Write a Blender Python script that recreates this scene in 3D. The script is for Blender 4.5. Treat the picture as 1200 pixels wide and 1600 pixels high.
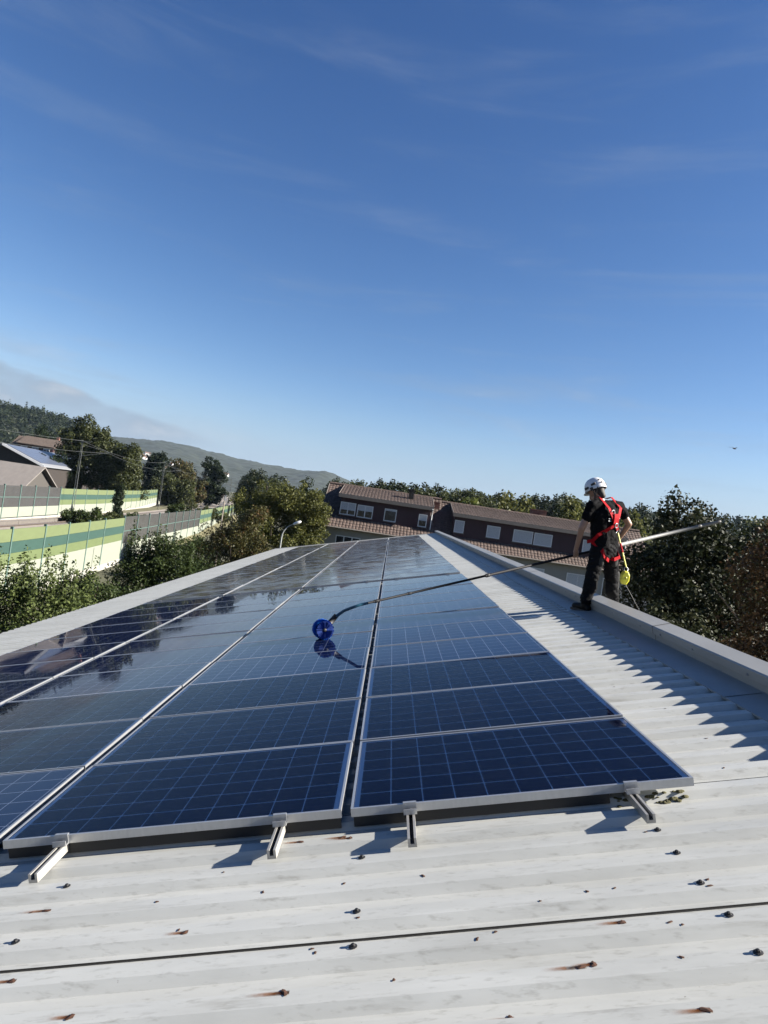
import bpy, bmesh, math, random
import numpy as np
from mathutils import Matrix, Vector, Euler
R = math.radians
rng = np.random.default_rng(7)
random.seed(7)
for o in list(bpy.data.objects): bpy.data.objects.remove(o)
scene = bpy.context.scene
COL = scene.collection

# ------------------------------------------------------------------ camera
SLOPE = R(14.1)                                   # pitch of the roof we stand on
CS, SN = math.cos(SLOPE), math.sin(SLOPE)
cam_data = bpy.data.cameras.new('camera'); cam = bpy.data.objects.new('camera', cam_data); COL.objects.link(cam)
right = Vector((0.98888, 0.0127, 0.14818)); down = Vector((0.14819, 0.00077, -0.98896)); fwd = Vector((-0.01268, 0.99992, -0.00112))
m = Matrix.Identity(4)
for i in range(3):
    m[i][0] = right[i]; m[i][1] = -down[i]; m[i][2] = -fwd[i]
m.translation = Vector((-0.009, -3.328, 1.4424))
cam.matrix_world = m
cam_data.sensor_fit = 'VERTICAL'; cam_data.sensor_height = 36; cam_data.lens = 36 * 1079.88 / 1600
cam_data.clip_start = 0.05; cam_data.clip_end = 20000
scene.camera = cam

# ------------------------------------------------------------------ light
SUN_EL, SUN_AZ = R(29.8), R(92.1)                   # azimuth measured from +y towards +x
w = bpy.data.worlds.new('World'); scene.world = w; w.use_nodes = True
nt = w.node_tree; nt.nodes.clear()
N = nt.nodes.new; L = nt.links.new
out = N('ShaderNodeOutputWorld'); bg = N('ShaderNodeBackground'); sky = N('ShaderNodeTexSky')
sky.sky_type = 'NISHITA'; sky.sun_disc = False; sky.sun_elevation = SUN_EL; sky.sun_rotation = SUN_AZ
sky.altitude = 300; sky.air_density = 1.0; sky.dust_density = 0.2; sky.ozone_density = 6.0
bg.inputs['Strength'].default_value = 0.05
tc = N('ShaderNodeTexCoord'); sep = N('ShaderNodeSeparateXYZ'); L(tc.outputs['Generated'], sep.inputs[0])
def mth(op, a, b=None, clamp=False):
    n = N('ShaderNodeMath'); n.operation = op; n.use_clamp = clamp
    for i, v in enumerate((a, b)):
        if v is None: continue
        if isinstance(v, (int, float)): n.inputs[i].default_value = v
        else: L(v, n.inputs[i])
    return n.outputs[0]
def mapr(v, a, b, c, d):
    n = N('ShaderNodeMapRange'); n.interpolation_type = 'SMOOTHSTEP'; L(v, n.inputs[0])
    for i, x in enumerate((a, b, c, d)): n.inputs[1 + i].default_value = x
    return n.outputs[0]
# the sky's contrast as the camera recorded it, and a pale haze band all round the horizon
KS = .172; GA = .95; ss = N('ShaderNodeSeparateColor'); sc_ = N('ShaderNodeCombineColor'); L(sky.outputs[0], ss.inputs[0])
for ch, (ga, am) in enumerate(((1.55, 1.68), (1.30, .976), (1.08, .822))):
    L(mth('MULTIPLY', mth('POWER', mth('MULTIPLY', ss.outputs[ch], KS), ga), GA*am/KS), sc_.inputs[ch])
hz = N('ShaderNodeMix'); hz.data_type = 'RGBA'; L(mapr(sep.outputs[2], -.02, .17, .95, 0), hz.inputs[0]); L(sc_.outputs[0], hz.inputs[6]); hz.inputs[7].default_value = (.29/KS, .445/KS, .63/KS, 1)
# low cloud bank towards the valley on the left, thin high wisps elsewhere
az = mth('ARCTAN2', sep.outputs[0], sep.outputs[1]); el = mth('ARCSINE', sep.outputs[2])
cmb = N('ShaderNodeCombineXYZ'); L(az, cmb.inputs[0]); L(mth('MULTIPLY', el, 2.6), cmb.inputs[1])
nz = N('ShaderNodeTexNoise'); nz.inputs['Scale'].default_value = 9; nz.inputs['Detail'].default_value = 7; nz.inputs['Roughness'].default_value = .55; L(cmb.outputs[0], nz.inputs[0])
bank_top = mth('ADD', mth('MULTIPLY', mth('SUBTRACT', 0.0, az), 0.19), 0.0145)       # height of the bank falls to the right
bank_top = mth('MINIMUM', bank_top, 0.14)
edge = mth('SUBTRACT', mth('ADD', bank_top, mth('MULTIPLY', mth('SUBTRACT', nz.outputs[0], .5), .035)), el)
bank = mth('MULTIPLY', mapr(edge, -0.002, 0.009, 0, 1), mapr(az, -.36, -.20, 1, 0))
bank = mth('MULTIPLY', bank, mapr(nz.outputs[0], .3, .62, .55, .95))
mp = N('ShaderNodeMapping'); mp.inputs['Rotation'].default_value = (0, 0, .55); mp.inputs['Scale'].default_value = (1.0, 3.4, 1); L(cmb.outputs[0], mp.inputs[0])
n2 = N('ShaderNodeTexNoise'); n2.inputs['Scale'].default_value = 2.2; n2.inputs['Detail'].default_value = 8; n2.inputs['Roughness'].default_value = .6; n2.inputs['Distortion'].default_value = .5; L(mp.outputs[0], n2.inputs[0])
wisp = mth('MULTIPLY', mapr(n2.outputs[0], .48, .76, 0, .42), mapr(el, .02, .5, 1, .35))
tot = mth('MAXIMUM', mth('MULTIPLY', bank, .95), wisp, True)
cc = N('ShaderNodeMix'); cc.data_type = 'RGBA'; L(mapr(nz.outputs[0], .45, .75, 0, 1), cc.inputs[0]); cc.inputs[6].default_value = (1.85, 2.3, 2.95, 1); cc.inputs[7].default_value = (2.9, 3.2, 3.6, 1)
cm = N('ShaderNodeMix'); cm.data_type = 'RGBA'; L(tot, cm.inputs[0]); L(hz.outputs[2], cm.inputs[6]); L(cc.outputs[2], cm.inputs[7])
L(cm.outputs[2], bg.inputs[0]); L(bg.outputs[0], out.inputs[0])
sd = bpy.data.lights.new('sun', 'SUN'); sd.energy = 5.0; sd.angle = R(.53); sd.color = (1, .94, .85)
sun = bpy.data.objects.new('sun', sd); COL.objects.link(sun)
sv = Vector((math.cos(SUN_EL) * math.sin(SUN_AZ), math.cos(SUN_EL) * math.cos(SUN_AZ), math.sin(SUN_EL)))
sun.rotation_euler = sv.to_track_quat('Z', 'Y').to_euler()
scene.view_settings.view_transform = 'Standard'; scene.view_settings.look = 'None'; scene.view_settings.gamma = 1
scene.view_settings.exposure = 1.85
scene.cycles.max_bounces = 8; scene.cycles.transparent_max_bounces = 12; scene.cycles.use_denoising = True
scene.cycles.caustics_reflective = False; scene.cycles.caustics_refractive = False
scene.cycles.sample_clamp_indirect = 4

# ------------------------------------------------------------------ helpers
MROOF = Matrix(((CS, 0, -SN, 0), (0, 1, 0, 0), (SN, 0, CS, 0), (0, 0, 0, 1)))
def RL(X, Y, Z): return MROOF @ Vector((X, Y, Z))
class MB:
    def __init__(s): s.v = []; s.f = []; s.mi = []
    def quad(s, *p, mi=0):
        b = len(s.v); s.v += [tuple(q) for q in p]; s.f.append(tuple(range(b, b + len(p)))); s.mi.append(mi)
    def box(s, x0, x1, y0, y1, z0, z1, mi=0):
        b = len(s.v)
        s.v += [(x0,y0,z0),(x1,y0,z0),(x1,y1,z0),(x0,y1,z0),(x0,y0,z1),(x1,y0,z1),(x1,y1,z1),(x0,y1,z1)]
        for f in ((0,3,2,1),(4,5,6,7),(0,1,5,4),(1,2,6,5),(2,3,7,6),(3,0,4,7)): s.f.append(tuple(b + i for i in f)); s.mi.append(mi)
    def tube(s, pts, rad, n=8, mi=0, cap=True):
        pts = [Vector(p) for p in pts]; k = len(pts)
        if not hasattr(rad, '__len__'): rad = [rad] * k
        b = len(s.v); up = None
        for i, p in enumerate(pts):
            d = (pts[min(i + 1, k - 1)] - pts[max(i - 1, 0)]).normalized()
            if up is None:
                up = Vector((0, 0, 1)) if abs(d.z) < .9 else Vector((1, 0, 0))
            a = d.cross(up).normalized(); c = a.cross(d).normalized(); up = c
            for j in range(n):
                t = 2 * math.pi * j / n
                s.v.append(tuple(p + (a * math.cos(t) + c * math.sin(t)) * rad[i]))
        for i in range(k - 1):
            for j in range(n):
                j2 = (j + 1) % n
                s.f.append((b + i*n + j, b + i*n + j2, b + (i+1)*n + j2, b + (i+1)*n + j)); s.mi.append(mi)
        if cap:
            s.f.append(tuple(b + j for j in range(n))); s.mi.append(mi)
            s.f.append(tuple(b + (k-1)*n + j for j in reversed(range(n)))); s.mi.append(mi)
    def lathe(s, prof, n=24, axis=None, mi=0):          # prof: (r, z) ; axis: 4x4
        b = len(s.v); A = axis or Matrix.Identity(4)
        for r, z in prof:
            for j in range(n):
                t = 2 * math.pi * j / n
                s.v.append(tuple(A @ Vector((r * math.cos(t), r * math.sin(t), z))))
        for i in range(len(prof) - 1):
            for j in range(n):
                j2 = (j + 1) % n
                s.f.append((b + i*n + j, b + i*n + j2, b + (i+1)*n + j2, b + (i+1)*n + j)); s.mi.append(mi)
    def prism(s, poly, p0, p1, mi=0, closed=True):      # poly: list of Vector offsets, swept from p0 to p1
        b = len(s.v); n = len(poly)
        for p in (p0, p1):
            for q in poly: s.v.append(tuple(Vector(p) + Vector(q)))
        for j in range(n if closed else n - 1):
            j2 = (j + 1) % n
            s.f.append((b + j, b + j2, b + n + j2, b + n + j)); s.mi.append(mi)
        if closed:
            s.f.append(tuple(b + j for j in reversed(range(n)))); s.mi.append(mi)
            s.f.append(tuple(b + n + j for j in range(n))); s.mi.append(mi)
    def mesh(s, name, mats, smooth=False):
        me = bpy.data.meshes.new(name); me.from_pydata(s.v, [], s.f)
        for mt in (mats if isinstance(mats, (list, tuple)) else [mats]): me.materials.append(mt)
        if any(s.mi): me.polygons.foreach_set('material_index', s.mi)
        if smooth: me.polygons.foreach_set('use_smooth', [True] * len(s.f))
        me.update(); return me
    def build(s, name, mats, parent=None, smooth=False, mw=None):
        return link(name, s.mesh(name, mats, smooth), parent, mw)
def link(name, me, parent=None, mw=None):
    o = bpy.data.objects.new(name, me); COL.objects.link(o)
    if parent is not None: o.parent = parent
    if mw is not None: o.matrix_local = mw
    return o
def tag(o, label=None, cat=None, group=None, kind=None):
    if label: o['label'] = label
    if cat: o['category'] = cat
    if group: o['group'] = group
    if kind: o['kind'] = kind
    return o
def thing(name, loc, label, cat, group=None, rz=0, mw=None):
    o = bpy.data.objects.new(name, None); COL.objects.link(o); o.empty_display_size = .2
    if mw is not None: o.matrix_world = mw
    else: o.location = loc; o.rotation_euler = (0, 0, rz)
    return tag(o, label, cat, group)
def copy_tree(o, parent=None):
    c = o.copy(); COL.objects.link(c); c.parent = parent
    for ch in o.children: copy_tree(ch, c)
    return c
ORD = ['zeroth','first','second','third','fourth','fifth','sixth','seventh','eighth','ninth','tenth','eleventh','twelfth','thirteenth','fourteenth','fifteenth','sixteenth','seventeenth','eighteenth','nineteenth','twentieth','twenty-first','twenty-second','twenty-third','twenty-fourth','twenty-fifth','twenty-sixth','twenty-seventh','twenty-eighth','twenty-ninth','thirtieth','thirty-first','thirty-second','thirty-third','thirty-fourth','thirty-fifth','thirty-sixth','thirty-seventh','thirty-eighth','thirty-ninth','fortieth']

# ------------------------------------------------------------------ materials
def mat(name, col, rough=.6, metal=0, var=.12, scale=6., bump=0., bscale=None, spec=None, stretch=None, col2=None, coords='Object', al=.72):
    col = [c*al for c in col]; col2 = None if col2 is None else [c*al for c in col2]
    mt = bpy.data.materials.new(name); mt.use_nodes = True; t = mt.node_tree; b = t.nodes['Principled BSDF']
    b.inputs['Roughness'].default_value = rough; b.inputs['Metallic'].default_value = metal
    if spec is not None: b.inputs['Specular IOR Level'].default_value = spec
    co = t.nodes.new('ShaderNodeTexCoord'); src = co.outputs[coords]
    if stretch:
        mpn = t.nodes.new('ShaderNodeMapping'); mpn.inputs['Scale'].default_value = stretch; t.links.new(src, mpn.inputs[0]); src = mpn.outputs[0]
    n = t.nodes.new('ShaderNodeTexNoise'); n.inputs['Scale'].default_value = scale; n.inputs['Detail'].default_value = 6; n.inputs['Roughness'].default_value = .6
    t.links.new(src, n.inputs[0])
    r = t.nodes.new('ShaderNodeValToRGB'); r.color_ramp.elements[0].position = .28; r.color_ramp.elements[1].position = .72
    a = [c * (1 - var) for c in col]; c2 = [min(1, c * (1 + var)) for c in col] if col2 is None else col2
    r.color_ramp.elements[0].color = (*a, 1); r.color_ramp.elements[1].color = (*c2, 1)
    t.links.new(n.outputs[0], r.inputs[0]); t.links.new(r.outputs[0], b.inputs['Base Color'])
    if bump:
        n3 = t.nodes.new('ShaderNodeTexNoise'); n3.inputs['Scale'].default_value = bscale or scale * 6; n3.inputs['Detail'].default_value = 4; t.links.new(src, n3.inputs[0])
        bp = t.nodes.new('ShaderNodeBump'); bp.inputs['Strength'].default_value = bump; bp.inputs['Distance'].default_value = .02
        t.links.new(n3.outputs[0], bp.inputs['Height']); t.links.new(bp.outputs[0], b.inputs['Normal'])
    return mt
M = {}
M['paint'] = mat('grey_white_coil_paint', (.58, .585, .55), .42, var=.08, scale=2.2, stretch=(.5, 4, 4), spec=.35)
def roof_paint():
    mt = M['paint']; t = mt.node_tree; b = t.nodes['Principled BSDF']; base = b.inputs['Base Color'].links[0].from_socket
    co = t.nodes.new('ShaderNodeNewGeometry')
    def noise(sc, det, stretch=None):
        src = co.outputs['Position']
        if stretch:
            mpn = t.nodes.new('ShaderNodeMapping'); mpn.inputs['Scale'].default_value = stretch; t.links.new(src, mpn.inputs[0]); src = mpn.outputs[0]
        n = t.nodes.new('ShaderNodeTexNoise'); n.inputs['Scale'].default_value = sc; n.inputs['Detail'].default_value = det; n.inputs['Roughness'].default_value = .65; t.links.new(src, n.inputs[0]); return n.outputs[0]
    def ramp(s, p0, p1, a, c):
        r = t.nodes.new('ShaderNodeMapRange'); r.inputs[1].default_value = p0; r.inputs[2].default_value = p1; r.inputs[3].default_value = a; r.inputs[4].default_value = c; r.clamp = True; t.links.new(s, r.inputs[0]); return r.outputs[0]
    def mix(f, a, col):
        x = t.nodes.new('ShaderNodeMix'); x.data_type = 'RGBA'; t.links.new(f, x.inputs[0]); t.links.new(a, x.inputs[6]); x.inputs[7].default_value = (*col, 1); return x.outputs[2]
    c = mix(ramp(noise(1.3, 6, (.35, 1.6, 1)), .42, .72, 0, .6), base, (.27, .27, .245))       # washed dirt
    c = mix(ramp(noise(34, 3, (.3, 1.4, 1)), .56, .76, 0, .55), c, (.20, .195, .17))            # fine run-off streaks
    c = mix(ramp(noise(11, 6), .66, .74, 0, .2), c, (.27, .265, .25))                          # scuffs
    c = mix(ramp(noise(9, 5, (.10, 2.2, 1)), .58, .74, 0, .5), c, (.24, .235, .21))           # long water marks down the slope
    c = mix(ramp(noise(70, 2), .74, .78, 0, .5), c, (.10, .085, .065))                           # specks
    t.links.new(c, b.inputs['Base Color'])
    t.links.new(ramp(noise(5, 5), .3, .7, .35, .62), b.inputs['Roughness'])
    bp = t.nodes.new('ShaderNodeBump'); bp.inputs['Strength'].default_value = .25; bp.inputs['Distance'].default_value = .004
    t.links.new(noise(4, 4, (.4, 1.2, 1)), bp.inputs['Height']); t.links.new(bp.outputs[0], b.inputs['Normal'])
roof_paint()
M['trim'] = mat('beige_grey_trim', (.40, .39, .355), .45, var=.10, scale=3, stretch=(1, .4, 1))
M['flash'] = mat('grey_flashing', (.30, .315, .315), .5, var=.12, scale=3)
M['dirt'] = mat('black_dirt_and_shade', (.035, .032, .028), .9, var=.3, scale=20)  # dirt in the seams, also the shade colour in the gap under the cap
M['moss'] = mat('olive_moss', (.12, .11, .045), .95, var=.4, scale=30, bump=.6)
M['alu'] = mat('brushed_aluminium', (.58, .59, .60), .38, metal=.65, var=.08, scale=4, stretch=(12, .5, 4))
M['alud'] = mat('weathered_rail_aluminium', (.50, .48, .44), .5, metal=.5, var=.25, scale=9)
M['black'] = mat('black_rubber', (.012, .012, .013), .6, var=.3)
M['steel'] = mat('galvanised_steel', (.35, .36, .37), .45, metal=.6, var=.2, scale=12)
M['rust'] = mat('dark_rust', (.09, .035, .015), .85, var=.5, scale=60)
M['back'] = mat('grey_backsheet', (.74, .78, .85), .6, var=.04, al=1)
def cell_mat():
    mt = bpy.data.materials.new('blue_polycrystalline_cell'); mt.use_nodes = True; t = mt.node_tree; b = t.nodes['Principled BSDF']
    co = t.nodes.new('ShaderNodeTexCoord'); oi = t.nodes.new('ShaderNodeObjectInfo')
    v = t.nodes.new('ShaderNodeTexVoronoi'); v.inputs['Scale'].default_value = 60
    add = t.nodes.new('ShaderNodeVectorMath'); add.operation = 'ADD'; t.links.new(co.outputs['Object'], add.inputs[0]); t.links.new(oi.outputs['Location'], add.inputs[1]); t.links.new(add.outputs[0], v.inputs[0])
    r = t.nodes.new('ShaderNodeValToRGB'); r.color_ramp.elements[0].color = (.003, .009, .050, 1); r.color_ramp.elements[1].color = (.005, .014, .075, 1)
    t.links.new(v.outputs['Color'], r.inputs[0]); t.links.new(r.outputs[0], b.inputs['Base Color']); b.inputs['Roughness'].default_value = .6; b.inputs['Specular IOR Level'].default_value = .0
    return mt
M['cell'] = cell_mat()
M['busbar'] = mat('silver_busbar', (.035, .045, .075), .5, metal=.2, var=.05)
def glass_mat(name, dirt, rough):
    mt = bpy.data.materials.new(name); mt.use_nodes = True; t = mt.node_tree; t.nodes.clear(); n = t.nodes.new; l = t.links.new
    o = n('ShaderNodeOutputMaterial'); tr = n('ShaderNodeBsdfTransparent'); gl = n('ShaderNodeBsdfGlossy'); gl.inputs['Roughness'].default_value = rough
    fr = n('ShaderNodeFresnel'); fr.inputs['IOR'].default_value = 1.21; mx = n('ShaderNodeMixShader'); l(fr.outputs[0], mx.inputs[0]); l(tr.outputs[0], mx.inputs[1]); l(gl.outputs[0], mx.inputs[2])
    df = n('ShaderNodeBsdfDiffuse'); df.inputs['Color'].default_value = (.30, .29, .26, 1)
    ge = n('ShaderNodeNewGeometry'); no = n('ShaderNodeTexNoise'); no.inputs['Scale'].default_value = 1.7; no.inputs['Detail'].default_value = 7; l(ge.outputs['Position'], no.inputs[0])
    mr = n('ShaderNodeMapRange'); mr.inputs[1].default_value = .3; mr.inputs[2].default_value = .75; mr.inputs[3].default_value = dirt * .4; mr.inputs[4].default_value = dirt * 1.5; l(no.outputs[0], mr.inputs[0])
    m2 = n('ShaderNodeMixShader'); l(mr.outputs[0], m2.inputs[0]); l(mx.outputs[0], m2.inputs[1]); l(df.outputs[0], m2.inputs[2]); l(m2.outputs[0], o.inputs[0])
    return mt
M['glass_near'] = glass_mat('washed_solar_glass', .003, .02)
def laminate_mat(name, dirt, rough):
    mt = bpy.data.materials.new(name); mt.use_nodes = True; t = mt.node_tree; b = t.nodes['Principled BSDF']; n = t.nodes.new; l = t.links.new
    co = n('ShaderNodeTexCoord'); sp = n('ShaderNodeSeparateXYZ'); l(co.outputs['Object'], sp.inputs[0])
    def grid(s, off, pitch, gap):
        a = n('ShaderNodeMath'); a.operation = 'ADD'; a.inputs[1].default_value = off; l(s, a.inputs[0])
        d = n('ShaderNodeMath'); d.operation = 'PINGPONG'; d.inputs[1].default_value = pitch / 2; l(a.outputs[0], d.inputs[0])
        g = n('ShaderNodeMath'); g.operation = 'LESS_THAN'; g.inputs[1].default_value = gap; l(d.outputs[0], g.inputs[0]); return g.outputs[0]
    gx = grid(sp.outputs[0], -.037, .1576, .0022); gy = grid(sp.outputs[1], -.0235, .1575, .0024)
    mxv = n('ShaderNodeMath'); mxv.operation = 'MAXIMUM'; l(gx, mxv.inputs[0]); l(gy, mxv.inputs[1])
    c = n('ShaderNodeMix'); c.data_type = 'RGBA'; l(mxv.outputs[0], c.inputs[0]); c.inputs[6].default_value = (.0025, .0065, .030, 1); c.inputs[7].default_value = (.11, .135, .20, 1)
    ge = n('ShaderNodeNewGeometry'); no = n('ShaderNodeTexNoise'); no.inputs['Scale'].default_value = 1.3; no.inputs['Detail'].default_value = 7; l(ge.outputs['Position'], no.inputs[0])
    mr = n('ShaderNodeMapRange'); mr.inputs[1].default_value = .3; mr.inputs[2].default_value = .75; mr.inputs[3].default_value = dirt * .5; mr.inputs[4].default_value = dirt * 1.4; l(no.outputs[0], mr.inputs[0])
    c2 = n('ShaderNodeMix'); c2.data_type = 'RGBA'; l(mr.outputs[0], c2.inputs[0]); l(c.outputs[2], c2.inputs[6]); c2.inputs[7].default_value = (.085, .08, .073, 1)
    l(c2.outputs[2], b.inputs['Base Color']); b.inputs['IOR'].default_value = 1.21
    n4 = n('ShaderNodeTexNoise'); n4.inputs['Scale'].default_value = 2.6; n4.inputs['Detail'].default_value = 5; n4.inputs['Distortion'].default_value = .6; l(ge.outputs['Position'], n4.inputs[0])
    mq = n('ShaderNodeMapRange'); mq.inputs[1].default_value = .4; mq.inputs[2].default_value = .68; mq.inputs[3].default_value = rough*.5; mq.inputs[4].default_value = rough*1.9; l(n4.outputs[0], mq.inputs[0]); l(mq.outputs[0], b.inputs['Roughness'])
    return mt
M['lam_clean'] = laminate_mat('washed_solar_laminate', .010, .03)
M['lam_dirty'] = laminate_mat('dusty_solar_laminate', .85, .12)

def leaf_mat(name, c1, c2, c3=None, trans=.35, rough=.55, al=.56):
    c1 = [c*al for c in c1]; c2 = [c*al for c in c2]; c3 = c3 and [c*al for c in c3]
    mt = bpy.data.materials.new(name); mt.use_nodes = True; t = mt.node_tree; t.nodes.clear(); n = t.nodes.new; l = t.links.new
    o = n('ShaderNodeOutputMaterial'); ge = n('ShaderNodeNewGeometry'); r = n('ShaderNodeValToRGB')
    r.color_ramp.elements[0].color = (*c1, 1); r.color_ramp.elements[1].color = (*c2, 1)
    if c3: e = r.color_ramp.elements.new(.88); e.color = (*c2, 1); r.color_ramp.elements[2].color = (*c3, 1)
    co = n('ShaderNodeTexCoord'); no = n('ShaderNodeTexNoise'); no.inputs['Scale'].default_value = .9; no.inputs['Detail'].default_value = 3; l(co.outputs['Object'], no.inputs[0])
    ad = n('ShaderNodeMath'); ad.operation = 'ADD'; l(ge.outputs['Random Per Island'], ad.inputs[0]); l(no.outputs[0], ad.inputs[1])
    sb = n('ShaderNodeMath'); sb.operation = 'SUBTRACT'; sb.inputs[1].default_value = .5; l(ad.outputs[0], sb.inputs[0]); l(sb.outputs[0], r.inputs[0])
    d = n('ShaderNodeBsdfPrincipled'); d.inputs['Roughness'].default_value = rough; d.inputs['Specular IOR Level'].default_value = .2; l(r.outputs[0], d.inputs['Base Color'])
    tr = n('ShaderNodeBsdfTranslucent'); l(r.outputs[0], tr.inputs[0])
    mx = n('ShaderNodeMixShader'); mx.inputs[0].default_value = trans; l(d.outputs[0], mx.inputs[1]); l(tr.outputs[0], mx.inputs[2]); l(mx.outputs[0], o.inputs[0])
    return mt
M['leaf_bush'] = leaf_mat('fresh_bush_leaf', (.065, .095, .025), (.19, .235, .075))
M['leaf_dense'] = leaf_mat('dense_bush_leaf', (.035, .06, .017), (.085, .115, .032))
M['leaf_brown'] = leaf_mat('olive_brown_leaf', (.06, .068, .022), (.15, .132, .045), (.16, .08, .035))
M['leaf_willow'] = leaf_mat('yellow_green_leaf', (.08, .095, .022), (.19, .19, .05))
M['leaf_dark'] = leaf_mat('dark_maple_leaf', (.015, .022, .009), (.05, .06, .022), (.10, .10, .045), trans=.18, rough=.6)
M['leaf_russet'] = leaf_mat('russet_hedge_leaf', (.055, .038, .018), (.15, .085, .040), (.11, .105, .042))
M['leaf_oak'] = leaf_mat('oak_leaf', (.042, .056, .017), (.105, .118, .036))
M['leaf_fir'] = leaf_mat('dark_conifer_needle', (.014, .026, .012), (.04, .06, .024))
M['leaf_pale'] = leaf_mat('pale_yellow_green_leaf', (.10, .13, .03), (.22, .24, .06))
M['leaf_wood'] = leaf_mat('woodland_canopy', (.016, .027, .011), (.046, .060, .022))
M['bark'] = mat('grey_brown_bark', (.09, .07, .05), .9, var=.35, scale=5, bump=.6, stretch=(6, 6, 1))

# ------------------------------------------------------------------ the setting
GZ = -6.3
g = MB(); g.quad((-6000, -3000, GZ), (6000, -3000, GZ), (6000, 9000, GZ), (-6000, 9000, GZ))
go = g.build('ground', mat('meadow_and_soil', (.075, .085, .035), .95, var=.4, scale=.02, col2=(.11, .10, .055), coords='Generated' if False else 'Object')); tag(go, 'flat green valley floor round the buildings and railway', kind='structure')

def vnoise(x, y, seed=0):
    r = np.random.default_rng(seed); tab = r.random((256, 256))
    xi = np.floor(x).astype(int); yi = np.floor(y).astype(int); xf = x - xi; yf = y - yi
    xf = xf*xf*(3-2*xf); yf = yf*yf*(3-2*yf)
    a = tab[xi % 256, yi % 256]; b = tab[(xi+1) % 256, yi % 256]; c = tab[xi % 256, (yi+1) % 256]; d = tab[(xi+1) % 256, (yi+1) % 256]
    return (a*(1-xf)+b*xf)*(1-yf)+(c*(1-xf)+d*xf)*yf
def hill(name, ridge, ridge_y, near_y, far_y, nx, ny, mt, label, rough=5., cell=14.):
    xs = np.linspace(ridge[0][0], ridge[-1][0], nx); hs = np.interp(xs, [r[0] for r in ridge], [r[1] for r in ridge])
    ys = np.concatenate([np.linspace(near_y, ridge_y, ny), np.linspace(ridge_y, far_y, ny // 3)[1:]])
    X, Y = np.meshgrid(xs, ys, indexing='ij')
    t = np.where(Y < ridge_y, (Y - near_y) / (ridge_y - near_y), (far_y - Y) / (far_y - ridge_y)); t = np.clip(t, 0, 1); s = t*t*(3-2*t)
    Z = GZ - 3 + (hs[:, None] - GZ + 3) * (s*.75 + t*.25)
    n = vnoise(X/cell, Y/cell, 1)*.6 + vnoise(X/cell*2.1, Y/cell*2.1, 2)*.4
    big = vnoise(X/230, Y/230, 3) - .5
    Z = Z + np.clip(t*6, 0, 1)*(n - .5)*rough*2 + big*hs[:, None]*.22*s*(1 - s)*4
    V = np.stack([X, Y, Z], -1).reshape(-1, 3); m_ = len(ys)
    i = np.arange(nx - 1)[:, None]*m_ + np.arange(m_ - 1)[None]; i = i.ravel()
    F = np.stack([i, i + m_, i + m_ + 1, i + 1], -1)
    me = bpy.data.meshes.new(name); me.vertices.add(len(V)); me.vertices.foreach_set('co', V.ravel()); me.loops.add(F.size); me.loops.foreach_set('vertex_index', F.ravel())
    me.polygons.add(len(F)); me.polygons.foreach_set('loop_start', np.arange(0, F.size, 4)); me.polygons.foreach_set('loop_total', np.full(len(F), 4)); me.materials.append(mt); me.update(calc_edges=True)
    o = link(name, me); return tag(o, label, kind='structure')
M['forest_far'] = mat('wooded_hillside', (.011, .017, .009), .95, var=.45, scale=.03, col2=(.024, .031, .014))
M['forest_near'] = mat('wooded_slope', (.015, .022, .010), .95, var=.5, scale=.05, col2=(.03, .038, .015))
hill('hill', [(-2600, 140), (-1250, 105), (-1010, 122), (-850, 133), (-740, 126), (-560, 108), (-420, 104), (-330, 100), (-250, 110), (-200, 98), (-110, 70), (100, 45), (500, 60), (1600, 150), (2600, 200)], 2500, 1500, 3400, 420, 120, M['forest_far'], 'long blue-green wooded ridge beyond the railway valley', 7, 22)
hill('hill', [(-900, 85), (-520, 62), (-400, 44), (-345, 40), (-318, 28), (-290, 8), (-250, -8)], 700, 430, 950, 260, 80, M['forest_near'], 'dark wooded hill rising behind the left-hand houses', 3.5, 9)
hill('hill', [(-75, -6), (-40, 6), (0, 11), (60, 16), (120, 20), (190, 25), (270, 29), (420, 40), (700, 55)], 520, 230, 800, 200, 60, M['forest_near'], 'low wooded slope behind the tiled terrace', 2, 9)

# ------------------------------------------------------------------ foliage
def leaf_cloud(name, centers, radii, n, size, mt, parent=None, flat=.5, aspect=.62, shell=.5, seed=1, kind=None):
    r = np.random.default_rng(seed); centers = np.asarray(centers, float); radii = np.asarray(radii, float)
    if radii.ndim == 1: radii = np.repeat(radii[:, None], 3, 1)
    wgt = radii.prod(1)**(2/3); k = r.choice(len(centers), n, p=wgt/wgt.sum())
    d = r.normal(size=(n, 3)); d /= np.linalg.norm(d, axis=1, keepdims=True)
    rad = shell + (1 - shell)*r.random(n)**.5; rad *= 1 + .12*r.normal(size=n)
    P = centers[k] + d*radii[k]*rad[:, None]
    nrm = d*.6 + r.normal(size=(n, 3))*.7 + np.array([0, 0, flat]); nrm /= np.linalg.norm(nrm, axis=1, keepdims=True)
    a = np.cross(nrm, r.normal(size=(n, 3))); a /= np.linalg.norm(a, axis=1, keepdims=True); b = np.cross(nrm, a)
    s = size*(.6 + .8*r.random(n))[:, None]
    V = np.stack([P - a*s*.5, P + b*s*aspect*.5 + nrm*s*.06, P + a*s*.5, P - b*s*aspect*.5 + nrm*s*.06], 1).reshape(-1, 3)
    me = bpy.data.meshes.new(name); me.vertices.add(len(V)); me.vertices.foreach_set('co', V.ravel()); me.loops.add(4*n); me.loops.foreach_set('vertex_index', np.arange(4*n))
    me.polygons.add(n); me.polygons.foreach_set('loop_start', np.arange(0, 4*n, 4)); me.polygons.foreach_set('loop_total', np.full(n, 4)); me.materials.append(mt); me.update(calc_edges=True)
    o = link(name, me, parent)
    if kind: o['kind'] = kind
    return o
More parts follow.
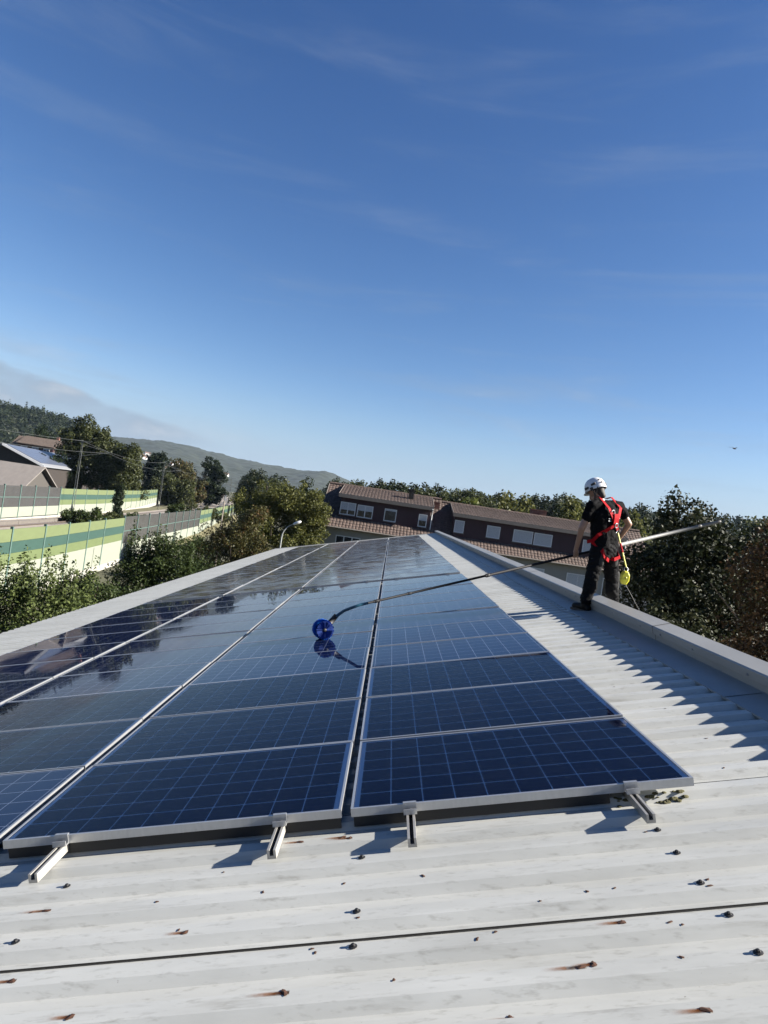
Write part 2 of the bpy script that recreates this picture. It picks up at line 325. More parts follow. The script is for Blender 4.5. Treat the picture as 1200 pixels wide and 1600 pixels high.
def clumps(cx, cy, cz, rx, ry, rz, n, cr, seed, low=-1., jag=.25):
    """leaf clumps spread through an uneven ellipsoid"""
    r = np.random.default_rng(seed); d = r.normal(size=(n, 3)); d /= np.linalg.norm(d, axis=1, keepdims=True)
    d[:, 2] = np.maximum(d[:, 2], low)
    rad = r.random(n)**.4*(1 + jag*(r.random(n) - .6))
    c = np.array([cx, cy, cz]) + d*np.array([rx, ry, rz])*rad[:, None]
    return c, cr*(.6 + .8*r.random(n))
def trunk(name, parent, base, top, r0, limbs, seed=1, spread=.5):
    r = random.Random(seed); mb = MB(); base = Vector(base); top = Vector(top); n = 7
    pts = [base.lerp(top, i/(n-1)) + Vector((r.uniform(-1, 1), r.uniform(-1, 1), 0))*(top - base).length*.02*(i > 0) for i in range(n)]
    mb.tube(pts, [r0*(1 - .82*i/(n-1)) for i in range(n)], 8)
    h = (top - base).length
    for i in range(limbs):
        t = .3 + .6*i/limbs; p = base.lerp(top, t); a = i*2.4 + r.random(); ln = h*spread*(1.1 - t)
        e = p + Vector((math.cos(a)*ln, math.sin(a)*ln, ln*.75)); md = p.lerp(e, .5) + Vector((0, 0, -ln*.06))
        mb.tube([p, md, e], [r0*(1-.8*t)*.6, r0*(1-.8*t)*.4, r0*.05], 6)
    return mb.build(name, M['bark'], parent, smooth=True)
def tree(name, label, cat, x, y, z0, blobs, n, size, mt, cr, ncl, tr=.25, seed=1, group=None, limbs=7, flat=.5, shell=.45, jag=.3, spread=.45, extra=None):
    """blobs: list of (dx,dy,dz,rx,ry,rz) relative to the foot"""
    t = thing(name, (x, y, z0), label, cat, group)
    C, Rr = [], []
    vol = np.array([b[3]*b[4]*b[5] for b in blobs])**(2/3); vol = vol/vol.sum()
    for i, b in enumerate(blobs):
        c, r_ = clumps(*b, max(5, int(ncl*vol[i])), cr, seed*31 + i, jag=jag); C.append(c); Rr.append(r_)
    if extra is not None: C.append(extra[0]); Rr.append(extra[1])
    C = np.concatenate(C); Rr = np.concatenate(Rr)
    top = max(b[2] + b[5]*.55 for b in blobs)
    trunk('trunk', t, (0, 0, -.2), (blobs[0][0]*.6, blobs[0][1]*.6, top), tr, limbs, seed, spread)
    leaf_cloud('crown', C, Rr, n, size, mt, t, flat=flat, shell=shell, seed=seed)
    return t

# ------------------------------------------------------------------ the hall whose roof we stand on
PITCH, COVER, TOPF, FLK, RH = .207, 1.035, .074, .030, .031
ZTOP = -.084; ZVAL = ZTOP - RH; SEAM0 = -.85; XE, XR = -6.95, 2.60; Y_END = SEAM0 + COVER*37.7
VAL = PITCH - TOPF - 2*FLK
def roof_z(Y):
    t = (Y - SEAM0 + .032) % PITCH
    if t < VAL: return ZVAL
    if t < VAL + FLK: return ZVAL + RH*(t - VAL)/FLK
    if t < VAL + FLK + TOPF: return ZTOP
    return ZTOP - RH*(t - VAL - FLK - TOPF)/FLK
hall = thing('industrial_hall', (-2, 16, GZ), 'long hall with white ribbed metal roof carrying the solar panels', 'building')
inv = hall.matrix_world.inverted() if False else Matrix.Translation((2, -16, -GZ))
RM = inv @ MROOF                                       # roof coordinates to hall coordinates
def sheet_mesh(length):
    mb = MB(); prof = [(0, ZVAL + .008), (.018, ZVAL + .004)]; y = -.032
    while y < length - .033:
        for dy, z in ((VAL, ZVAL), (FLK, ZTOP), (TOPF, ZTOP), (FLK, ZVAL)):
            y += dy; prof.append((y, z))
    prof.append((length + .02, ZVAL))
    nx = 12; xs = np.linspace(XE, XR, nx)
    n = len(prof)
    for x in xs:
        for (yy, z) in prof: mb.v.append((x, yy, z))
    for i in range(nx - 1):
        for j in range(n - 1):
            mb.f.append((i*n + j, (i+1)*n + j, (i+1)*n + j + 1, i*n + j + 1)); mb.mi.append(0)
    mb.quad((XE, 0, ZVAL + .0075), (XR, 0, ZVAL + .0075), (XR, -.001, ZVAL + .001), (XE, -.001, ZVAL + .001), mi=1)
    mb.quad((XE, -.0035, ZVAL + .0022), (XR, -.0035, ZVAL + .0022), (XR, -.0012, ZVAL + .0022), (XE, -.0012, ZVAL + .0022), mi=1)
    return mb.mesh('roof_sheet', [M['paint'], M['dirt']])
me_sheet = sheet_mesh(COVER); me_last = sheet_mesh(COVER*.7)
sheets = {}
for k in range(-5, 38):
    Y0 = SEAM0 + k*COVER
    if Y0 >= Y_END - .1: break
    o = link('roof_sheet', me_last if Y0 + COVER > Y_END + .02 else me_sheet, hall, RM @ Matrix.Translation((0, Y0, -.0008*(k % 2)))); sheets[k] = o
Y_BEG = SEAM0 - 5*COVER
# closure behind the rib ends, flashing, ridge cap
mb = MB(); mb.box(2.535, 2.55, Y_BEG, Y_END, ZVAL - .02, ZTOP - .001); mb.build('foam_closure', M['black'], hall, mw=RM)
y = Y_BEG; i = 0
while y < Y_END:
    y2 = min(y + 2.5, Y_END + .02); z = ZTOP + .003 + .0015*(i % 2)
    mb = MB(); mb.quad((2.485, y - .03, z), (2.80, y - .03, z + .004), (2.80, y2, z + .004), (2.485, y2, z)); mb.quad((2.485, y2, z), (2.483, y2, z - .014), (2.483, y - .03, z - .014), (2.485, y - .03, z))
    mb.quad((2.485, y - .034, z + .0015), (2.74, y - .034, z + .0045), (2.74, y - .028, z + .0045), (2.485, y - .028, z + .0015), mi=1); mb.build('flashing', [M['flash'], M['dirt']], hall, mw=RM); y = y2; i += 1
mb = MB(); mb.lathe([(0.0001, .006), (.008, .006), (.010, 0)], 8); ME_RIVET = mb.mesh('rivet', M['steel'])
CAPP = [(2.775, -.080), (2.762, -.078), (2.762, -.022), (2.742, -.014), (2.738, .052), (2.752, .060), (2.912, .072), (2.926, .064), (2.926, -.42)]
y = Y_BEG + .4; i = 0
while y < Y_END + .1:
    y2 = min(y + 3.02, Y_END + .12); e = .0018*(i % 2)
    mb = MB(); mb.prism([Vector((X + (e if X > 2.85 else -e), 0, Z + e)) for X, Z in CAPP], (0, y - .035, 0), (0, y2, 0), closed=False)
    # folded end lip
    lip = [Vector((X, 0, Z)) for X, Z in CAPP[1:8]]
    mb.quad(*[tuple(Vector((0, y - .035, 0)) + q) for q in lip])
    c = mb.build('ridge_cap', M['trim'], hall, mw=RM)
    sj = MB(); sj.prism([Vector((X + (.0012 if X > 2.85 else -.0012) + (e if X > 2.85 else -e), 0, Z + e + .0012)) for X, Z in CAPP[1:8]], (0, y - .036, 0), (0, y - .028, 0), closed=False); sj.build('joint_sealant', M['dirt'], c)
    for fy in (.3, 1.2, 2.1, 2.8):
        if y + fy < y2: link('rivet', ME_RIVET, c, Matrix.Translation((2.7375, y + fy, .012)) @ Matrix.Rotation(-math.pi/2, 4, 'Y'))
    y = y2; i += 1
# black box added as the shade in the crevice under the cap
mb = MB(); mb.box(2.79, 2.83, Y_BEG, Y_END, ZVAL - .05, -.0); mb.build('cap_gap_shade', M['dirt'], hall, mw=RM)
# eave, far verge, other side of the ridge, walls
mb = MB(); mb.box(XE - .012, XE + .02, Y_BEG, Y_END, ZVAL - .16, ZVAL - .006); mb.build('eave_trim', M['trim'], hall, mw=RM)
mb = MB(); n = 14
mb.prism([Vector((-.0, 0, 0)), Vector((-.03, 0, -.07)), Vector((-.09, 0, -.08)), Vector((-.13, 0, -.06)), Vector((-.14, 0, 0)), Vector((-.132, 0, 0)), Vector((-.12, 0, -.055)), Vector((-.09, 0, -.07)), Vector((-.035, 0, -.06)), Vector((-.008, 0, 0))], (XE - .015, Y_BEG, ZVAL - .05), (XE - .015, Y_END, ZVAL - .05)); mb.build('gutter', M['steel'], hall, mw=RM)
mb = MB(); mb.box(XE, 2.9, Y_END - .14, Y_END + .03, ZVAL - .02, ZTOP + .022); mb.box(XE, 2.9, Y_END + .012, Y_END + .034, ZVAL - .25, ZVAL - .02); mb.build('verge_trim', M['trim'], hall, mw=RM)
px, pz = RL(2.926, 0, -.30)[0], RL(2.926, 0, -.30)[2]
mb = MB(); mb.box(px + .002, px + .72, Y_BEG, Y_END, pz - .08, pz - .02); mb.build('ledge', M['flash'], hall, mw=inv)
ex, ez = RL(XE, 0, ZVAL - .17)[0], RL(XE, 0, ZVAL - .17)[2]
wl = mat('hall_wall_cladding', (.45, .46, .45), .6, var=.1, scale=1)
mb = MB(); mb.box(ex + .25, ex + .45, Y_BEG + .2, Y_END - .2, GZ, ez + .03); mb.build('wall', wl, hall, mw=inv)
mb = MB(); mb.box(px + .3, px + .5, Y_BEG + .2, Y_END - .2, GZ, pz - .09); mb.build('wall', wl, hall, mw=inv)
for yy in (Y_BEG + .2, Y_END - .4):
    mb = MB(); mb.prism([Vector((ex + .46, 0, GZ)), Vector((px + .29, 0, GZ)), Vector((px + .29, 0, pz - .14)), Vector((ex + .46, 0, ez + .02))], (0, yy, 0), (0, yy + .2, 0)); mb.build('wall', wl, hall, mw=inv)

# screws, rust runs and specks on the near sheets (roof coordinates X, Y)
def screw_mesh(kind):
    mb = MB()
    mb.lathe([(.0155, 0), (.0155, .0015), (.011, .003), (.0085, .0035)], 12, mi=0); mb.lathe([(.0078, .003), (.0078, .0085), (.005, .0105), (.0001, .011)], 6, mi=1)
    return mb.mesh('roof_screw', [M['black'], M['rust'] if kind else M['black']])
SCR = [screw_mesh(0), screw_mesh(1)]
def stain_mat():
    mt = bpy.data.materials.new('rust_run'); mt.use_nodes = True; t = mt.node_tree; t.nodes.clear(); n = t.nodes.new; l = t.links.new
    o = n('ShaderNodeOutputMaterial'); co = n('ShaderNodeTexCoord'); sp = n('ShaderNodeSeparateXYZ'); l(co.outputs['Object'], sp.inputs[0])
    def mr(s, a, b, c, d):
        q = n('ShaderNodeMapRange'); q.interpolation_type = 'SMOOTHSTEP'; l(s, q.inputs[0])
        for i, x in enumerate((a, b, c, d)): q.inputs[1 + i].default_value = x
        return q.outputs[0]
    def ml(a, b):
        q = n('ShaderNodeMath'); q.operation = 'MULTIPLY'; l(a, q.inputs[0]); l(b, q.inputs[1]); return q.outputs[0]
    ab = n('ShaderNodeMath'); ab.operation = 'ABSOLUTE'; l(sp.outputs[1], ab.inputs[0])
    no = n('ShaderNodeTexNoise'); no.inputs['Scale'].default_value = 90; l(co.outputs['Object'], no.inputs[0])
    f = ml(ml(mr(sp.outputs[0], -.12, .0, 0, 1), mr(ab.outputs[0], .003, .014, 1, 0)), mr(no.outputs[0], .25, .6, .55, 1))
    cr = n('ShaderNodeValToRGB'); cr.color_ramp.elements[0].color = (.26, .10, .03, 1); cr.color_ramp.elements[1].color = (.035, .012, .007, 1)
    l(mr(sp.outputs[0], -.06, -.005, 0, 1), cr.inputs[0])
    d = n('ShaderNodeBsdfDiffuse'); l(cr.outputs[0], d.inputs[0]); tr = n('ShaderNodeBsdfTransparent'); mx = n('ShaderNodeMixShader'); l(f, mx.inputs[0]); l(tr.outputs[0], mx.inputs[1]); l(d.outputs[0], mx.inputs[2]); l(mx.outputs[0], o.inputs[0])
    return mt
mb = MB(); mb.quad((-.13, -.015, 0), (.014, -.015, 0), (.014, .015, 0), (-.13, .015, 0)); ME_STAIN = mb.mesh('rust_stain', stain_mat())
def blob_mesh(seed):
    r = random.Random(seed); mb = MB(); n = 9; pts = []
    for j in range(n):
        a = 2*math.pi*j/n; q = .011*(.6 + .7*r.random()); pts.append((q*1.5*math.cos(a), q*math.sin(a)))
    b = len(mb.v); mb.v += [(x, y_, .0002) for x, y_ in pts] + [(0, 0, .003)]
    for j in range(n): mb.f.append((j, (j+1) % n, n)); mb.mi.append(0)
    return mb.mesh('rust_blister', M['rust'])
BL = [blob_mesh(i) for i in range(4)]
def on_sheet(X, Y):
    k = math.floor((Y - SEAM0)/COVER); return sheets[k], k
MARKS = [(0.795, -1.108, 'r'), (0.836, -1.101, 'r'), (-0.149, -1.106, 'r'), (-0.199, -1.082, 'd'), (-0.824, -1.129, 'r'), (-1.125, -0.953, 'r'), (-1.225, -0.515, 'r'), (-1.287, -0.519, 'd'), (0.544, -1.292, 'r'), (0.993, -0.9, 'r'), (-0.036, -0.077, 'r'), (-0.003, -0.121, 'r'), (-0.234, -0.114, 'r'), (-0.581, -0.758, 'r'), (-0.611, -0.769, 'd'), (-1.241, -0.721, 's'), (-1.23, -0.331, 's'), (0.062, -0.315, 's'), (0.061, -0.722, 's'), (0.068, -0.763, 'd'), (0.059, -0.902, 's'), (1.349, -0.709, 's'), (1.374, -0.762, 'd'), (1.383, -0.72, 'd'), (1.354, -0.512, 's'), (1.355, -0.913, 's'), (1.349, -1.115, 's'), (1.353, -0.311, 's'), (1.3, -0.318, 'd'), (-0.002, -0.515, 'd'), (-0.332, -0.494, 'd'), (0.746, -0.762, 'd'), (1.034, -0.692, 'd'), (0.93, -0.697, 'd'), (1.088, -1.363, 'r'), (-0.085, -0.893, 'd'), (-0.071, -0.916, 'd'), (-0.767, -0.495, 'd'), (1.149, -0.923, 'd'), (1.184, -0.973, 'd'), (1.114, -1.105, 'd'), (0.556, -0.891, 'd'), (0.489, -0.921, 'd'), (-0.541, -0.333, 'd'), (0.393, -1.295, 'd'), (0.201, -1.091, 'd'), (0.322, -0.512, 'd'), (2.032, 1.326, 'd'), (1.923, 0.25, 'd'), (1.891, 1.986, 'd'), (2.03, 0.717, 'd')]
for i, (X, Y, kd) in enumerate(MARKS):
    sh, k = on_sheet(X, Y); Y0 = SEAM0 + k*COVER; z = roof_z(Y) + .0012
    loc = Matrix.Translation((X, Y - Y0, z + .0006)); sc = 1.0
    t_ = (Y - SEAM0 + .032) % PITCH
    if VAL - .012 < t_ < VAL + FLK + .012: Y += .03; z = roof_z(Y) + .0012; loc = Matrix.Translation((X, Y - Y0, z + .0006))
    elif t_ > PITCH - FLK - .012: Y -= .03; z = roof_z(Y) + .0012; loc = Matrix.Translation((X, Y - Y0, z + .0006))
    rs = random.Random(i)
    if kd == 's': link('roof_screw', SCR[0], sh, loc)
    elif kd == 'r':
        link('rust_blister', BL[i % 4], sh, loc @ Matrix.Rotation(i, 4, 'Z') @ Matrix.Scale(.95, 4)); link('rust_stain', ME_STAIN, sh, loc @ Matrix.Translation((0, 0, -.0004)) @ Matrix.Diagonal((.6 + .6*rs.random(), .9, 1, 1)))
    else: link('rust_blister', BL[i % 4], sh, loc @ Matrix.Rotation(i, 4, 'Z') @ Matrix.Scale(.45 + .2*rs.random(), 4))
# moss under the front corner of the array
mb = MB(); r_ = random.Random(3)
for i in range(34):
    X = 1.28 + .34*r_.random(); Y = .005 + .05*r_.random(); s = .008 + .012*r_.random(); z = roof_z(Y) + .001
    mb.lathe([(s, 0), (s*.8, s*.25), (.0005, s*.4)], 6, Matrix.Translation((X, Y - SEAM0 - 0*COVER, z)))
mb.build('moss', M['moss'], sheets[0], smooth=True)['kind'] = 'stuff'

# ------------------------------------------------------------------ solar array
PW, PH, PT = 1.65, .992, .040
COLX = [0.0, -1.692, -3.395, -5.10]
COLN = ['rightmost column', 'second column from the right', 'third column from the right', 'leftmost column']
ROWP = 1.0101
def frame_mesh():
    mb = MB(); w_ = .012; h = PT
    mb.box(0, PW, 0, w_, -h, 0); mb.box(0, PW, PH - w_, PH, -h, 0); mb.box(0, w_, w_, PH - w_, -h, 0); mb.box(PW - w_, PW, w_, PH - w_, -h, 0)
    return mb.mesh('frame', M['alu'])
ME_FR = frame_mesh()
mb = MB(); mb.quad((.0125, .0125, -.006), (PW - .0125, .0125, -.006), (PW - .0125, PH - .0125, -.006), (.0125, PH - .0125, -.006)); ME_BACK = mb.mesh('backsheet', M['back'])
mb = MB(); mb.quad((.0122, .0122, -.0018), (PW - .0122, .0122, -.0018), (PW - .0122, PH - .0122, -.0018), (.0122, PH - .0122, -.0018)); ME_GL = mb.mesh('glass', M['glass_near']); ME_LC = mb.mesh('laminate', M['lam_clean']); ME_LD = mb.mesh('laminate', M['lam_dirty'])
CP = .1576; CSZ = .1518
mb = MB(); h = CSZ/2; c_ = .004; k_ = h - .0022
mb.v = [(-h + c_, -k_, 0), (h - c_, -k_, 0), (h, -k_ + c_, 0), (h, k_ - c_, 0), (h - c_, k_, 0), (-h + c_, k_, 0), (-h, k_ - c_, 0), (-h, -k_ + c_, 0)]; mb.f = [tuple(range(8))]; mb.mi = [0]
for yy in (-.026, .026): mb.quad((-h, yy - .0006, .0003), (h, yy - .0006, .0003), (h, yy + .0006, .0003), (-h, yy + .0006, .0003), mi=1)
ME_CELL = mb.mesh('solar_cell', [M['cell'], M['busbar']])
rows = [(r, r*ROWP, 0) for r in range(11)] + [(r, 11*ROWP + .34 + (r - 11)*ROWP, 1) for r in range(11, 24)] + [(r, 11*ROWP + .37 + (r - 11)*ROWP, 1) for r in range(24, 30)] + [(r, 11*ROWP + .82 + (r - 11)*ROWP, 2) for r in range(30, 34)]
rr = random.Random(11)
for ci, cx in enumerate(COLX):
    for (r, y0, blk) in rows:
        tilt = Matrix.Rotation(rr.gauss(0, .0022), 4, 'X') @ Matrix.Rotation(rr.gauss(0, .0018), 4, 'Y')
        mw = MROOF @ Matrix.Translation((cx + rr.gauss(0, .0015), y0, 0)) @ tilt
        desc = ('clean blue solar panel' if blk == 0 else 'dusty grey solar panel')
        lab = f'{desc}, {ORD[r + 1]} from the front in the {COLN[ci]}'
        p = thing('solar_panel', None, lab, 'solar panel', 'solar panels on the white roof', mw=mw)
        link('frame', ME_FR, p)
        near = (r <= 2 and ci <= 1) or (ci == 2 and 1 <= r <= 2)
        if near:
            link('backsheet', ME_BACK, p); link('glass', ME_GL, p)
            for a in range(10):
                for b in range(6):
                    link('solar_cell', ME_CELL, p, Matrix.Translation((.037 + CP*(a + .5), .0235 + .1575*(b + .5), -.0045)))
        else: link('laminate', ME_LC if blk == 0 else ME_LD, p)
for yy, lb in ((11*ROWP + .035, 'black cable duct across the gap behind the clean panels'), (30*ROWP + .41, 'black cable duct across the far gap between dusty panels')):
    mb = MB(); mb.box(COLX[3], COLX[0] + PW - .02, yy, yy + .24, -.039, -.024); tag(mb.build('cable_duct', M['black'], mw=MROOF), lb, 'cable duct', 'cable ducts between the panel blocks')
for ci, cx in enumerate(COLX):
    mb = MB(); mb.box(cx + .01, cx + PW - (.40 if ci == 0 else .01), .018, .030, ZTOP - .012, -PT - .002); tag(mb.build('under_edge_shade', M['black'], mw=MROOF), f'black strip added as shade under the front edge of the {COLN[ci]}', 'shade strip', 'shade strips under the array edge')  # black strips added to stand for the deep shade under the front edge
# mounting rails with end clamps
railp = [(-.020, 0), (.020, 0), (.020, .040), (.009, .040), (.009, .014), (-.009, .014), (-.009, .040), (-.020, .040)]
RY0, RY1 = -.27, 11*ROWP + .82 + 23*ROWP + .18
rail_i = 0
for ci, cx in enumerate(COLX):
    for side, dx in enumerate((.287, 1.35)):
        X = cx + dx; ns = ['right', 'second', 'third', 'left'][ci]
        t = thing('mounting_rail', None, f'slotted aluminium rail under the {COLN[ci]} of panels, {"left" if side == 0 else "right"} one', 'rail', 'rails carrying the solar panels', mw=MROOF @ Matrix.Translation((X, 0, -PT - .0405)))
        mb = MB(); y0 = RY0 + [.0, -.01, .02, .0][ci] + (.02 if side else 0)
        mb.prism([Vector((a, 0, b)) for a, b in railp], (0, y0, 0), (0, RY1, 0)); mb.build('channel', M['alud'], t)
        mb = MB(); mb.box(-.0085, .0085, y0 + .004, RY1, .015, .019); mb.box(-.019, .019, y0 + .012, y0 + .014, .001, .013); mb.build('dark_slot', M['dirt'], t)
        for yy, d in ((0, -1), (11*ROWP - .018, 1), (11*ROWP + .34, -1), (11*ROWP + .82 + 19*ROWP, -1)):
            mb = MB(); w_ = .032
            ya, yb = (yy - .034, yy - .0015) if d < 0 else (yy + .0015, yy + .034)
            mb.box(-w_, w_, ya, yb, .041, .047); mb.box(-w_, w_, (yb - .005) if d < 0 else ya, yb if d < 0 else (ya + .005), .047, .083)
            mb.box(-w_, w_, (yb - .005) if d < 0 else (ya - .012), (yb + .012) if d < 0 else (ya + .005), .083, .088)
            mb.box(-w_, w_, ya if d < 0 else yb - .005, ya + .005 if d < 0 else yb, .047, .066)
            cl = mb.build('end_clamp', M['alu'], t)
            s = MB(); s.lathe([(.0065, 0), (.0065, .009), (.0001, .009)], 6, Matrix.Translation((0, (ya + yb)/2, .047))); s.build('bolt', M['steel'], cl)

# ------------------------------------------------------------------ railway
def polyline(pts, step):
    p = np.array(pts, float); d = np.concatenate([[0], np.cumsum(np.linalg.norm(np.diff(p, axis=0), axis=1))])
    n = max(2, int(d[-1]/step)); s = np.linspace(0, d[-1], n); q = np.stack([np.interp(s, d, p[:, i]) for i in range(p.shape[1])], 1)
    for _ in range(3): q[1:-1] = (q[:-2] + 2*q[1:-1] + q[2:])/4
    return q
NEARB = [(-19.0, 10), (-19.2, 24), (-19.45, 31.25), (-20.0, 36.9), (-21.0, 44.96), (-21.6, 49.1), (-22.38, 54.9), (-27.4, 96.2), (-30.2, 114.2), (-37.6, 159), (-54, 250)]
FARB = [(-34.5, 30), (-35.2, 47), (-35.9, 59.4), (-38.1, 75.6), (-40.3, 91.7), (-46.2, 122), (-60, 175), (-94.4, 340)]
TRK = [(-27, -60), (-27.5, 20), (-29, 50), (-33.5, 95), (-43.4, 161), (-64.6, 255), (-84.5, 341), (-108, 428), (-153, 595), (-260, 900)]
tk = polyline(TRK, 8.0); tan = np.gradient(tk, axis=0); tan /= np.linalg.norm(tan, axis=1, keepdims=True); nor = np.stack([-tan[:, 1], tan[:, 0]], 1)   # nor points left (-x)
def strip(name, offs, mt, label):                 # offs: (offset left of centre, z)
    mb = MB(); n = len(offs)
    for p, q in zip(tk, nor):
        for o_, z in offs: mb.v.append((p[0] + q[0]*o_, p[1] + q[1]*o_, z))
    for i in range(len(tk) - 1):
        for j in range(n - 1): mb.f.append((i*n + j, i*n + j + 1, (i+1)*n + j + 1, (i+1)*n + j)); mb.mi.append(0)
    return tag(mb.build(name, mt, smooth=False), label, kind='structure')
M['grassbank'] = mat('dry_grass_bank', (.10, .10, .04), .95, var=.4, scale=.6, col2=(.16, .14, .07))
strip('railway_embankment', [(-7.0, GZ + .01), (-5.6, -4.75), (8.5, -4.75), (16, GZ + .01)], M['grassbank'], 'low grassy embankment carrying the railway')
strip('ballast', [(-5.4, -4.74), (-4.4, -4.35), (4.4, -4.35), (5.4, -4.74)], mat('grey_brown_ballast', (.30, .26, .22), .95, var=.3, scale=3), 'pale brown ballast bed of the double track')
M['rail'] = mat('worn_rail_steel', (.22, .18, .15), .4, metal=.6, var=.2)
def curve_tube(off, z, r, n=5):
    mb = MB(); mb.tube([(p[0] + q[0]*off, p[1] + q[1]*off, z) for p, q in zip(tk, nor)], r, n); return mb
for nm, c in (('near', -2.1), ('far', 2.1)):
    t = thing('railway_track', (0, 0, -4.35), f'{nm} one of the two curving railway tracks', 'track', 'railway tracks')
    for e in (-.72, .72):
        mb = curve_tube(c + e, .1, .09); mb.build('rail', M['rail'], t)
    mb = MB()
    for i in range(len(tk) - 1):
        for f_ in range(12):
            p = tk[i]*(1 - f_/12) + tk[i+1]*f_/12; q = nor[i]; d = tan[i]
            if p[1] < 60 or p[1] > 420: continue
            a = p + q*(c - 1.25); b_ = p + q*(c + 1.25); z = .03
            mb.quad((*(a - d*.13), z), (*(a + d*.13), z), (*(b_ + d*.13), z), (*(b_ - d*.13), z))
    so = mb.build('sleepers', mat('concrete_sleeper', (.25, .24, .22), .9), t); so['kind'] = 'stuff'

M['g_light'] = mat('light_green_board', (.13, .168, .07), .6, var=.07, scale=1.3, stretch=(1, 1, 4))
M['g_light2'] = mat('pale_green_board', (.145, .18, .08), .6, var=.07, scale=1.3, stretch=(1, 1, 4))
M['g_dark'] = mat('sea_green_board', (.035, .082, .066), .6, var=.08, scale=1.3, stretch=(1, 1, 4))
M['g_white'] = mat('cream_white_board', (.29, .31, .25), .65, var=.05, scale=1.3, stretch=(1, 1, 4))
M['g_post'] = mat('green_steel_post', (.10, .17, .15), .55, var=.15)
M['g_conc'] = mat('concrete_plinth', (.40, .39, .35), .9, var=.15, scale=2)
def tinted():
    mt = bpy.data.materials.new('smoky_acrylic_pane'); mt.use_nodes = True; t = mt.node_tree; t.nodes.clear(); n = t.nodes.new; l = t.links.new
    o = n('ShaderNodeOutputMaterial'); tr = n('ShaderNodeBsdfTransparent'); tr.inputs[0].default_value = (.50, .52, .52, 1); d = n('ShaderNodeBsdfPrincipled'); d.inputs['Base Color'].default_value = (.075, .075, .075, 1); d.inputs['Roughness'].default_value = .2
    no = n('ShaderNodeTexNoise'); no.inputs['Scale'].default_value = 1.5; co = n('ShaderNodeTexCoord'); l(co.outputs['Object'], no.inputs[0])
    mr = n('ShaderNodeMapRange'); mr.inputs[3].default_value = .6; mr.inputs[4].default_value = .85; l(no.outputs[0], mr.inputs[0])
    mx = n('ShaderNodeMixShader'); l(mr.outputs[0], mx.inputs[0]); l(tr.outputs[0], mx.inputs[1]); l(d.outputs[0], mx.inputs[2]); l(mx.outputs[0], o.inputs[0]); return mt
M['tint'] = tinted()
def along(pts, y):
    p = np.array(pts, float); return Vector((np.interp(y, p[:, 1], p[:, 0]), y, 0))
def barrier(root, pts, ys, ztop, zbot, glazed, post_side):
    """one bay between each pair of ys; boards light, dark, light, white"""
    for i in range(len(ys) - 1):
        a, b = along(pts, ys[i]), along(pts, ys[i+1]); d = (b - a).normalized(); nn = Vector((d.y, -d.x, 0))
        def board(nm, z0, z1, mt, th=.06, off=0.):
            mb = MB(); o1 = nn*(off + th/2); o0 = nn*(off - th/2); a_, b_ = a + d*.06, b - d*.06
            P = [a_ + o0, b_ + o0, b_ + o1, a_ + o1]; mb.prism([p for p in P], (0, 0, z0), (0, 0, z1)); return mb.build(nm, mt, root, mw=None)
        gl = glazed(ys[i])
        if gl:
            zt = ztop + .08
            board('glazed_pane', zbot + (zt - zbot)*.42, zt, M['tint'], .03); board('white_board', zbot + .5, zbot + (zt - zbot)*.42 - .012, M['g_white'])
            board('glazing_bar', zbot + (zt - zbot)*.68, zbot + (zt - zbot)*.68 + .06, M['g_post'], .05)
        else:
            h = ztop - zbot; c = [ztop, ztop - .68, ztop - 1.30, ztop - 1.90, zbot + .42]
            for nm, mt, k in (('light_board', 'g_light2', 0), ('dark_board', 'g_dark', 1), ('light_board', 'g_light', 2), ('white_board', 'g_white', 3)):
                board(nm, c[k+1] + .006, c[k] - .006, M[mt], .06 + .015*(k % 2))
        board('plinth', zbot - .3, zbot + .41, M['g_conc'], .14)
    for i, y_ in enumerate(ys):
        a = along(pts, y_); mb = MB(); w_ = .075
        mb.box(a.x - w_, a.x + w_, a.y - .05, a.y + .05, zbot - .3, ztop + (.12 if not glazed(y_) and not glazed(ys[max(0, i-1)]) else .2)); mb.build('post', M['g_post'], root)
near_y = [24, 28, 32.6, 36.9, 40.9, 45, 49.1, 54.9] + list(np.linspace(54.9, 95.6, 10)[1:]) + [100.5, 105.5, 110.5, 115.5, 120.5, 126, 132, 138, 144, 150, 157, 164, 172, 180, 190, 200, 212, 226, 240]
nb = thing('noise_barrier', (0, 0, 0), 'near noise barrier striped light and dark green over white with grey glazed bays', 'noise barrier', 'railway noise barriers')
barrier(nb, NEARB, near_y, -2.36, GZ + .05, lambda y_: 54.8 < y_ < 94, 1)
far_y = list(np.arange(34, 76, 3.78)) + list(np.arange(80.2, 340, 5.0))
fb = thing('noise_barrier', (0, 0, 0), 'far noise barrier across the tracks with dark glazed bays at its left end', 'noise barrier', 'railway noise barriers')
barrier(fb, FARB, far_y, -1.46, -4.95, lambda y_: y_ < 75, 1)
# handrail fence and low wall in front of the far barrier
t = thing('track_wall', (0, 0, 0), 'low dark retaining wall in front of the far noise barrier', 'wall')
for y0 in np.arange(44, 72, 4.0):
    a, b = along(FARB, y0) + Vector((3.6, 0, 0)), along(FARB, y0 + 3.96) + Vector((3.6, 0, 0)); mb = MB()
    mb.prism([a, b, b + Vector((.25, 0, 0)), a + Vector((.25, 0, 0))], (0, 0, -4.8), (0, 0, -4.05)); mb.build('concrete_panel', mat('dark_concrete', (.14, .125, .11), .9, var=.2) if y0 == 44 else bpy.data.materials['dark_concrete'], t)

